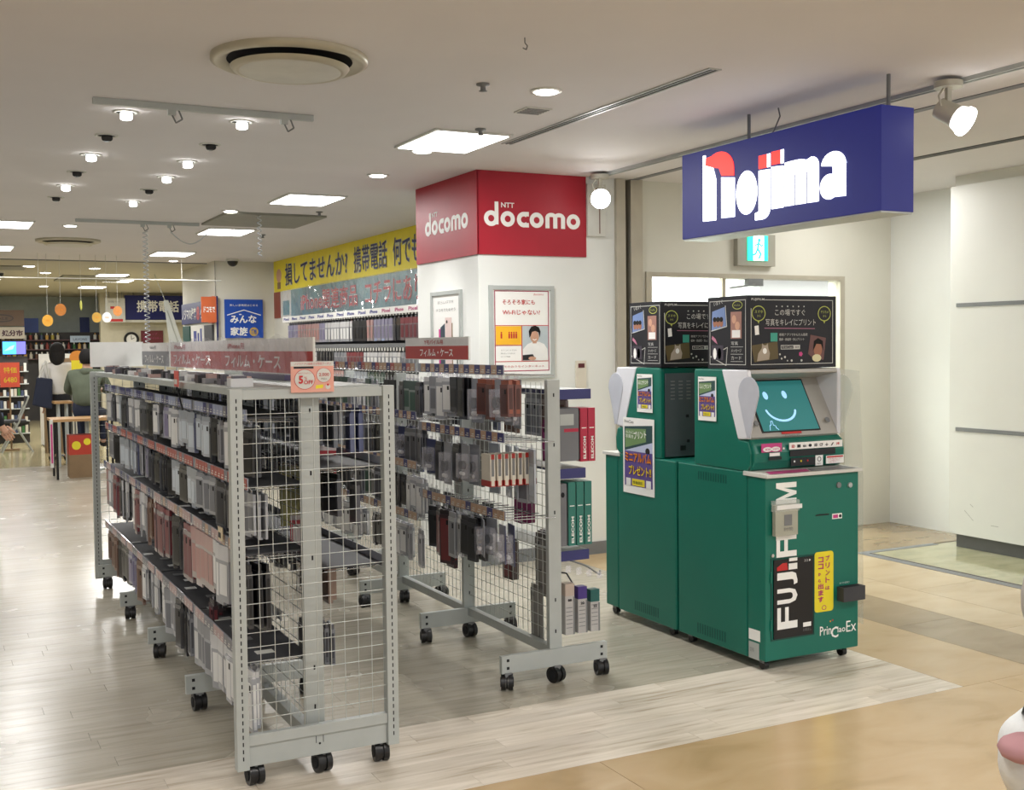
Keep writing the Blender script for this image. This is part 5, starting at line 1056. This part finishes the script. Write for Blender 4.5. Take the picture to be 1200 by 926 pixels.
# free-standing partition and cartons
t = thing('white_partition', 'white partition panel behind the cardboard cartons', 'partition', (1.95, 19.2, 0)); MB().box(1.52, 2.10, 19.2, 19.24, .02, 1.44, m_offw).build('panel', t); MB().box(1.55, 1.6, 19.0, 19.4, 0, .02, m_grey).box(2.0, 2.05, 19.0, 19.4, 0, .02, m_grey).build('feet', t)
t = thing('cardboard_stand', 'tall brown cardboard display stand before the white partition', 'stand', (1.62, 17.9, 0)); MB().box(1.48, 1.80, 17.8, 18.1, 0, 1.16, m_brown).box(1.52, 1.76, 17.79, 17.8, .8, 1.1, m_hole).build('body', t); MB().box(1.66, 1.86, 17.75, 17.95, 1.16, 1.38, m_brown).build('top_carton', t)
t = thing('pink_round_sign', 'small pink and white price sign on a thin stand', 'sign', (1.72, 17.2, 0)); MB().cyl((1.72, 17.2, 0), (1.72, 17.2, .95), .01, m_grey).cyl((1.72, 17.2, 0), (1.72, 17.2, .015), .1, m_grey).build('stand', t); MB().box(1.60, 1.80, 17.19, 17.2, 1.02, 1.20, mat('sign_pinkred', '#c8607c', .5)).box(1.63, 1.77, 17.185, 17.19, .95, 1.02, m_offw).build('board', t)
# folding chair
def seg(M, pts, r, m): return M.tube(pts, r, m, 6)
t = thing('folding_chair', 'folding chair with pale metal legs at the far left', 'chair', (1.12, 18.1, 0)); x, y = 1.12, 18.1
for s in (0, .36): MB().tube([(x-.22, y+s, 0), (x+.02, y+s, .45), (x+.16, y+s, .82)], .013, m_metal).build('leg', t); MB().tube([(x+.2, y+s, 0), (x-.05, y+s, .45)], .013, m_metal).build('leg', t)
MB().box(x-.2, x+.12, y, y+.36, .44, .475, m_metald).build('seat', t); MB().box(x+.12, x+.15, y, y+.36, .66, .82, m_metald).build('backrest', t)
# trestle tables
def table(x0, x1, y0, y1, z, lb, nm, mtop, mleg, r=.014):
    t = thing(nm, lb, 'table', ((x0+x1)/2, (y0+y1)/2, 0)); B(x0, x1, y0, y1, z-.03, z, mtop).build('tabletop', t)
    for a in (x0+.06, x1-.06):
        for b in (y0+.05, y1-.05): MB().cyl((a, b, 0), (a, b, z-.03), r, mleg).build('leg', t)
    return t
m_beech = mat('beech_top', '#b08a5c', .4)
t = table(1.22, 1.95, 14.0, 14.55, .70, 'beech-topped table with black legs in front of the seated man', 'beech_table', m_beech, m_black)
MB().box(1.20, 1.235, 13.97, 14.0, .15, .70, m_offw).rect((1.2, 13.969, .2), 'front', .008, .028, .0, .45, m_pink, .001).build('hanging_leaflet', t)
t = table(1.40, 1.62, 15.6, 15.9, .84, 'small high stool with beech seat and pale legs behind the table', 'high_stool', m_beech, m_metal)
tag(t, t['label'], 'stool')
table(1.45, 1.85, 16.9, 17.4, .93, 'narrow grey counter table holding a small grey machine', 'counter_table', m_metal, m_grey); tag(MB().box(1.5, 1.62, 17.0, 17.2, .931, 1.0, m_white).box(1.52, 1.6, 16.99, 17.0, .94, .98, m_hole).build('desk_machine'), 'small pale machine on the grey counter table', 'machine')
t = tag(MB().box(1.42, 1.72, 14.15, 14.4, .27, .50, mat('carton_red', '#b83a28', .5)).ell((1.5, 14.149, .38), 'front', 0, 0, .05, .05, m_yel, .002).ell((1.62, 14.149, .42), 'front', 0, 0, .04, .04, m_yel, .002).box(1.42, 1.72, 14.15, 14.4, .0, .27, m_brown).build('red_carton'), 'red and yellow carton under the beech table', 'box')
tag(MB().box(1.80, 1.86, 16.0, 16.02, .95, 1.45, m_yel).ell((1.74, 15.995, 1.40), 'front', 0, 0, .10, .09, mat('flag_orange', '#d98a30', .5), .004).rect((1.66, 15.995, 0), 'front', 0, .16, 1.15, 1.36, m_yel, .004).rect((1.68, 15.994, 0), 'front', 0, .1, 1.24, 1.27, m_txtk, .002).cyl((1.84, 16.02, 0), (1.84, 16.02, 1.0), .01, m_grey).build('yellow_pop_sign'), 'yellow and orange pop-up sign behind the standing woman', 'sign')
# hanging paper discs
m_thread = mat('thread', '#b8b8b0', .6)
for (px_, y, x, z, r, m, lb) in [(0, 15, 1.30, 1.86, .062, mat('disc_amber', '#d9a03a', .5), 'amber paper disc, leftmost and lowest of those hanging on threads'), (0, 15.2, 1.47, 2.0, .066, mat('disc_orange', '#c07a34', .5), 'brownish orange paper disc, second from the left'),
                                 (0, 15, 1.87, 1.90, .056, mat('disc_gold', '#cfa348', .5), 'gold paper disc left of the white disc'), (0, 15, 1.99, 1.90, .056, m_txtw, 'white paper disc between the gold and orange discs'), (0, 15, 2.12, 1.98, .055, mat('disc_rust', '#c98648', .5), 'orange paper disc, rightmost, in front of the notice sheet')]:
    t = thing('hanging_disc', lb, 'decoration', (x, y, z)); MB().ell((x, y, z), 'front', 0, 0, r, r*1.15, m, .004).build('disc', t); MB().cyl((x, y-.002, z+r), (x, y-.002, CZ), .0025, m_thread, 4).build('thread', t); MB().text((x-r*.4, y-.006, z-.01), 'front', '学割', 0, 0, r*.8, r*.35, m_orange).build('lettering', t)
t = thing('hanging_disc', 'thin yellow paper lantern seen edge-on among the hanging discs', 'decoration', (1.69, 15, 2.05)); MB().lathe((1.69, 15, 2.05), [(.0, -.07), (.014, -.03), (.014, .03), (0, .07)], mat('disc_lime', '#c8c860', .5), 10).build('disc', t); MB().cyl((1.69, 15, 2.12), (1.69, 15, CZ), .0025, m_thread, 4).build('thread', t)
tag(MB().cyl((-1, 14.9, 2.375), (3.4, 14.9, 2.375), .006, m_offw, 6).cyl((1.2, 14.9, 2.375), (1.2, 14.9, CZ), .003, m_thread, 4).cyl((2.9, 14.9, 2.375), (2.9, 14.9, CZ), .003, m_thread, 4).build('white_rail'), 'thin white rail hanging across the far aisle above the paper discs', 'rail')

# ================================================================== PEOPLE
def skin_mesh(name, pts, edges, radii, m, parent, lv=2, root=0):
    me = bpy.data.meshes.new(name); me.from_pydata([tuple(p) for p in pts], edges, []); o = bpy.data.objects.new(name, me); C.objects.link(o)
    md = o.modifiers.new('skin', 'SKIN'); md.use_smooth_shade = True
    for i, r in enumerate(radii):
        v = me.skin_vertices[0].data[i]; v.radius = r if isinstance(r, tuple) else (r, r); v.use_root = (i == root)
    s = o.modifiers.new('sub', 'SUBSURF'); s.levels = lv; s.render_levels = lv
    bpy.context.view_layer.update()
    me2 = bpy.data.meshes.new_from_object(o.evaluated_get(bpy.context.evaluated_depsgraph_get())); bpy.data.objects.remove(o)
    me2.materials.clear(); me2.materials.append(m); me2.polygons.foreach_set('use_smooth', [True]*len(me2.polygons))
    q = bpy.data.objects.new(name, me2); C.objects.link(q)
    if parent: q.parent = parent
    return q
def person(loc, rot, lb, J, cloth, trouser, hairm=m_hair, hair_long=False, hood=None, shoes=m_black, cap=None):
    """J: joints in local metres. body is one continuous surface; clothes and hair are children"""
    t = thing('person', lb, 'person', loc); t.rotation_euler = (0, 0, rot)
    names = ['pelvis', 'waist', 'chest', 'neck', 'chin', 'crown', 'shL', 'elL', 'wrL', 'haL', 'shR', 'elR', 'wrR', 'haR', 'hipL', 'knL', 'anL', 'toL', 'hipR', 'knR', 'anR', 'toR']
    idx = {n: i for i, n in enumerate(names)}; P = [Vector(J[n]) for n in names]
    E = [('pelvis', 'waist'), ('waist', 'chest'), ('chest', 'neck'), ('neck', 'chin'), ('chin', 'crown')]
    for s in 'LR': E += [('chest', 'sh'+s), ('sh'+s, 'el'+s), ('el'+s, 'wr'+s), ('wr'+s, 'ha'+s), ('pelvis', 'hip'+s), ('hip'+s, 'kn'+s), ('kn'+s, 'an'+s), ('an'+s, 'to'+s)]
    R = dict(pelvis=(.13, .10), waist=(.12, .09), chest=(.14, .10), neck=.052, chin=.07, crown=.075)
    for s in 'LR': R.update({'sh'+s: .055, 'el'+s: .04, 'wr'+s: .027, 'ha'+s: .035, 'hip'+s: .08, 'kn'+s: .055, 'an'+s: .04, 'to'+s: .035})
    skin_mesh('body', P, [(idx[a], idx[b]) for a, b in E], [R[n] for n in names], m_skin, t)
    def sub(nm, keep, k, m, E2=None):
        rt_ = 0
        ii = [idx[n] for n in keep]; mp = {n: i for i, n in enumerate(keep)}
        ed = [(mp[a], mp[b]) for a, b in E if a in mp and b in mp]
        rr_ = [tuple(c*k for c in R[n]) if isinstance(R[n], tuple) else R[n]*k for n in keep]
        return skin_mesh(nm, [P[i] for i in ii], ed, rr_, m, t)
    sub('jacket', ['pelvis', 'waist', 'chest', 'neck', 'shL', 'elL', 'wrL', 'shR', 'elR', 'wrR'], 1.42, cloth)
    sub('trousers', ['waist', 'pelvis', 'hipL', 'knL', 'anL', 'hipR', 'knR', 'anR'], 1.18, trouser)
    for s in 'LR':
        a = Vector(J['an'+s]); b = Vector(J['to'+s]); skin_mesh('shoe', [a+Vector((0, .01, -.03)), (a+b)/2, b+(b-a)*.25], [(0, 1), (1, 2)], [.062, .06, .052], shoes, t, 1)
        w_ = Vector(J['wr'+s]); h = Vector(J['ha'+s]); d = (h-w_).normalized(); sd = Vector((0, 1, 0)) if abs(d.y) < .8 else Vector((1, 0, 0))
        sd = (sd-d*sd.dot(d)).normalized(); cu = d.cross(sd)
        for k, L_ in enumerate((.075, .085, .08, .062)):
            b0 = h+sd*(-.03+.02*k); skin_mesh('finger', [b0, b0+d*L_*.5+cu*.006, b0+d*L_*.9+cu*.022], [(0, 1), (1, 2)], [.011, .010, .008], m_skin, t, 1)
        b0 = w_+d*.04+sd*-.035; skin_mesh('thumb', [b0, b0+d*.035-sd*.02, b0+d*.065-sd*.024], [(0, 1), (1, 2)], [.012, .011, .009], m_skin, t, 1)
    c = (Vector(J['chin'])+Vector(J['crown']))/2; f = Vector((0, -1, 0))
    M = MB()
    def ellip(cx, rx, ry, rz, m, z0=-1, z1=1):
        n = 12; prof = [(math.cos(a)*1, math.sin(a)) for a in [math.radians(-90+180*i/n) for i in range(n+1)]]
        vs = []; sg = 20
        for i in range(sg):
            for r_, h in prof: h = max(z0, min(z1, h)); vs.append((cx.x+rx*r_*math.cos(2*PI*i/sg), cx.y+ry*r_*math.sin(2*PI*i/sg), cx.z+rz*h))
        q = len(prof); M.add(vs, [(i*q+j, ((i+1) % sg)*q+j, ((i+1) % sg)*q+j+1, i*q+j+1) for i in range(sg) for j in range(q-1)], m, True)
    ellip(c+Vector((0, .022, .045)), .096, .105, .11, hairm, -.75 if not hair_long else -1)
    if hair_long: ellip(c+Vector((0, .05, -.02)), .10, .075, .15, hairm)
    ellip_o = M.build('hair', None, (0, 0, 0)); ellip_o.parent = t; ellip_o.location = (0, 0, 0)
    M = MB()
    for s in (-1, 1): M.ell(c+Vector((s*.03, -.078, .0)), 'front', 0, 0, .013, .007, m_txtw, .004, 0, 10); M.ell(c+Vector((s*.03, -.082, .0)), 'front', 0, 0, .006, .006, m_txtk, .002, 0, 8); M.cyl(c+Vector((s*.078, 0, .01)), c+Vector((s*.085, 0, -.03)), .014, m_skin, 8)
    M.cyl(c+Vector((0, -.075, .0)), c+Vector((0, -.098, -.03)), .008, m_skin, 8, .013); M.ell(c+Vector((0, -.08, -.052)), 'front', 0, 0, .022, .006, mat('lip', '#a0605a', .5), .004, 0, 10)
    o = M.build('face', None, (0, 0, 0)); o.parent = t; o.location = (0, 0, 0)
    if hood: n_ = Vector(J['neck']); skin_mesh('hood', [n_+Vector((-.08, .06, .0)), n_+Vector((0, .10, -.03)), n_+Vector((.08, .06, .0))], [(0, 1), (1, 2)], [.05, .065, .05], cloth, t)
    return t
def stand(h=1.62, arm=0):
    k = h/1.7
    J = dict(pelvis=(0, 0, .95), waist=(0, 0, 1.1), chest=(0, .01, 1.30), neck=(0, 0, 1.44), chin=(0, -.01, 1.53), crown=(0, 0, 1.63))
    for s, q in (('L', -1), ('R', 1)): J.update({'sh'+s: (q*.17, .0, 1.38), 'el'+s: (q*.22, .03, 1.10), 'wr'+s: (q*.21, -.04, .86), 'ha'+s: (q*.205, -.06, .79), 'hip'+s: (q*.09, 0, .88), 'kn'+s: (q*.10, -.02, .48), 'an'+s: (q*.10, .03, .09), 'to'+s: (q*.11, -.12, .04)})
    return {a: tuple(c*k for c in b) for a, b in J.items()}
m_wshirt = mat('white_blouse', '#d8d6d2', .8); m_blk = mat('black_cloth', '#17181d', .85); m_olive = mat('olive_hoodie', '#5b6353', .9, var=.15); m_denim = mat('dark_denim', '#1d2438', .8)
# woman standing with tote bag (back to camera)
J = stand(1.56); J['elL'] = (-.24, -.02, 1.02); 
pw = person((1.52, 16.3, 0), PI*.95, 'standing woman seen from behind, black hair, white top, dark trousers', J, m_wshirt, m_blk, hair_long=True)
t = thing('tote_bag', 'large navy shoulder bag with pale straps on the standing woman', 'bag', (1.30, 16.1, .72))
MB().add([(1.17, 16.05, .78), (1.42, 16.05, .72), (1.40, 16.2, .72), (1.19, 16.2, .78), (1.24, 16.08, 1.15), (1.44, 16.08, 1.12), (1.43, 16.16, 1.12), (1.25, 16.16, 1.15)], [(3, 2, 1, 0), (4, 5, 6, 7), (0, 1, 5, 4), (1, 2, 6, 5), (2, 3, 7, 6), (3, 0, 4, 7)], m_denim).build('body', t, bevel=.02)
MB().tube([(1.27, 16.08, 1.14), (1.36, 16.1, 1.36), (1.40, 16.12, 1.12)], .012, m_offw).build('strap', t)
# seated man (on the high stool), back to camera
J = stand(1.62); dz = -.06
for n in J: J[n] = (J[n][0], J[n][1], J[n][2]-.13)
for s, q in (('L', -1), ('R', 1)):
    J['kn'+s] = (q*.14, -.36, .70); J['an'+s] = (q*.13, -.30, .34); J['to'+s] = (q*.13, -.42, .30); J['el'+s] = (q*.25, -.12, .98); J['wr'+s] = (q*.15, -.34, .98); J['ha'+s] = (q*.12, -.41, .98)
J['chest'] = (0, -.05, 1.12); J['neck'] = (0, -.10, 1.24); J['chin'] = (0, -.13, 1.31); J['crown'] = (0, -.12, 1.41)
for s, q in (('L', -1), ('R', 1)): J['sh'+s] = (q*.18, -.05, 1.18)
pm = person((1.72, 14.98, 0), PI*.9, 'seated man seen from behind in an olive hooded jacket with short dark hair', J, m_olive, m_denim, hood=True)
tag(MB().cyl((1.72, 15.0, .62), (1.72, 15.0, .66), .17, m_black, 20).cyl((1.72, 15.0, .02), (1.72, 15.0, .62), .025, m_metal, 10).cyl((1.72, 14.98, 0), (1.72, 14.98, .025), .2, m_metal, 20).cyl((1.72, 14.98, .3), (1.72, 14.98, .315), .15, m_metal, 16).build('bar_stool'), 'black-seated bar stool under the man in the olive jacket', 'stool')
# person cut by the left edge
J = stand(1.66)
for s_n in 'LR': J['el'+s_n] = (J['el'+s_n][0], -.03, J['el'+s_n][2]); J['wr'+s_n] = (J['wr'+s_n][0], -.13, J['wr'+s_n][2]); J['ha'+s_n] = (J['ha'+s_n][0], -.165, J['ha'+s_n][2]+.01)
for s_n in 'LR': J['to'+s_n] = (J['to'+s_n][0], -.04, J['to'+s_n][2])
pl_ = person((.41, 10.9, 0), PI*.5, 'person in dark coat cut off by the left edge, hand hanging down', J, m_blk, m_denim)
# person cut by the right edge with a white bag
J = stand(1.62); J['elL'] = (-.315, .0, 1.0); J['wrL'] = (-.27, -.12, .90); J['haL'] = (-.25, -.19, .87)
pr_ = person((2.10, 1.275, 0), PI*.0-.45, 'person in pale grey sleeves cut off by the right edge', J, mat('pale_grey_cloth', '#a8a4a0', .8), m_blk)
t = thing('white_bag', 'puffy white bag with a pink patch and black strap at the lower right corner', 'bag', (1.86, 1.43, .55))
M = MB(); n = 24; sg = 40; vs = []
c = Vector((1.845, 1.415, .715))
for i in range(sg):
    for j in range(n+1):
        a = math.radians(-90+180*j/n); th = 2*PI*i/sg; w1 = 1+.05*math.sin(3*th+j*.4)+.03*math.sin(7*th-j*.5)
        vs.append((c.x+.10*w1*math.cos(a)*math.cos(th), c.y+.085*w1*math.cos(a)*math.sin(th), c.z+.105*math.sin(a)*(1+.05*math.sin(2*th))))
M.add(vs, [(i*(n+1)+j, ((i+1) % sg)*(n+1)+j, ((i+1) % sg)*(n+1)+j+1, i*(n+1)+j+1) for i in range(sg) for j in range(n)], mat('white_fleece', '#d9dcdc', .9, bump=.4, scale=30), True)
M.build('body', t); M = MB(); c2 = c+Vector((-.100, -.027, .045)); vs = []
for i in range(14):
    for j in range(7): a = math.radians(-90+30*j); th = 2*PI*i/14; vs.append((c2.x+.05*math.cos(a)*math.cos(th), c2.y+.045*math.cos(a)*math.sin(th), c2.z+.026*math.sin(a)))
M.add(vs, [(i*7+j, ((i+1) % 14)*7+j, ((i+1) % 14)*7+j+1, i*7+j+1) for i in range(14) for j in range(6)], mat('pink_cloth', '#b08488', .9), True); M.build('pink_patch', t)
MB().tube([(1.80, 1.42, .80), (1.825, 1.42, .85), (1.87, 1.40, .92)], .018, m_black).build('strap', t)
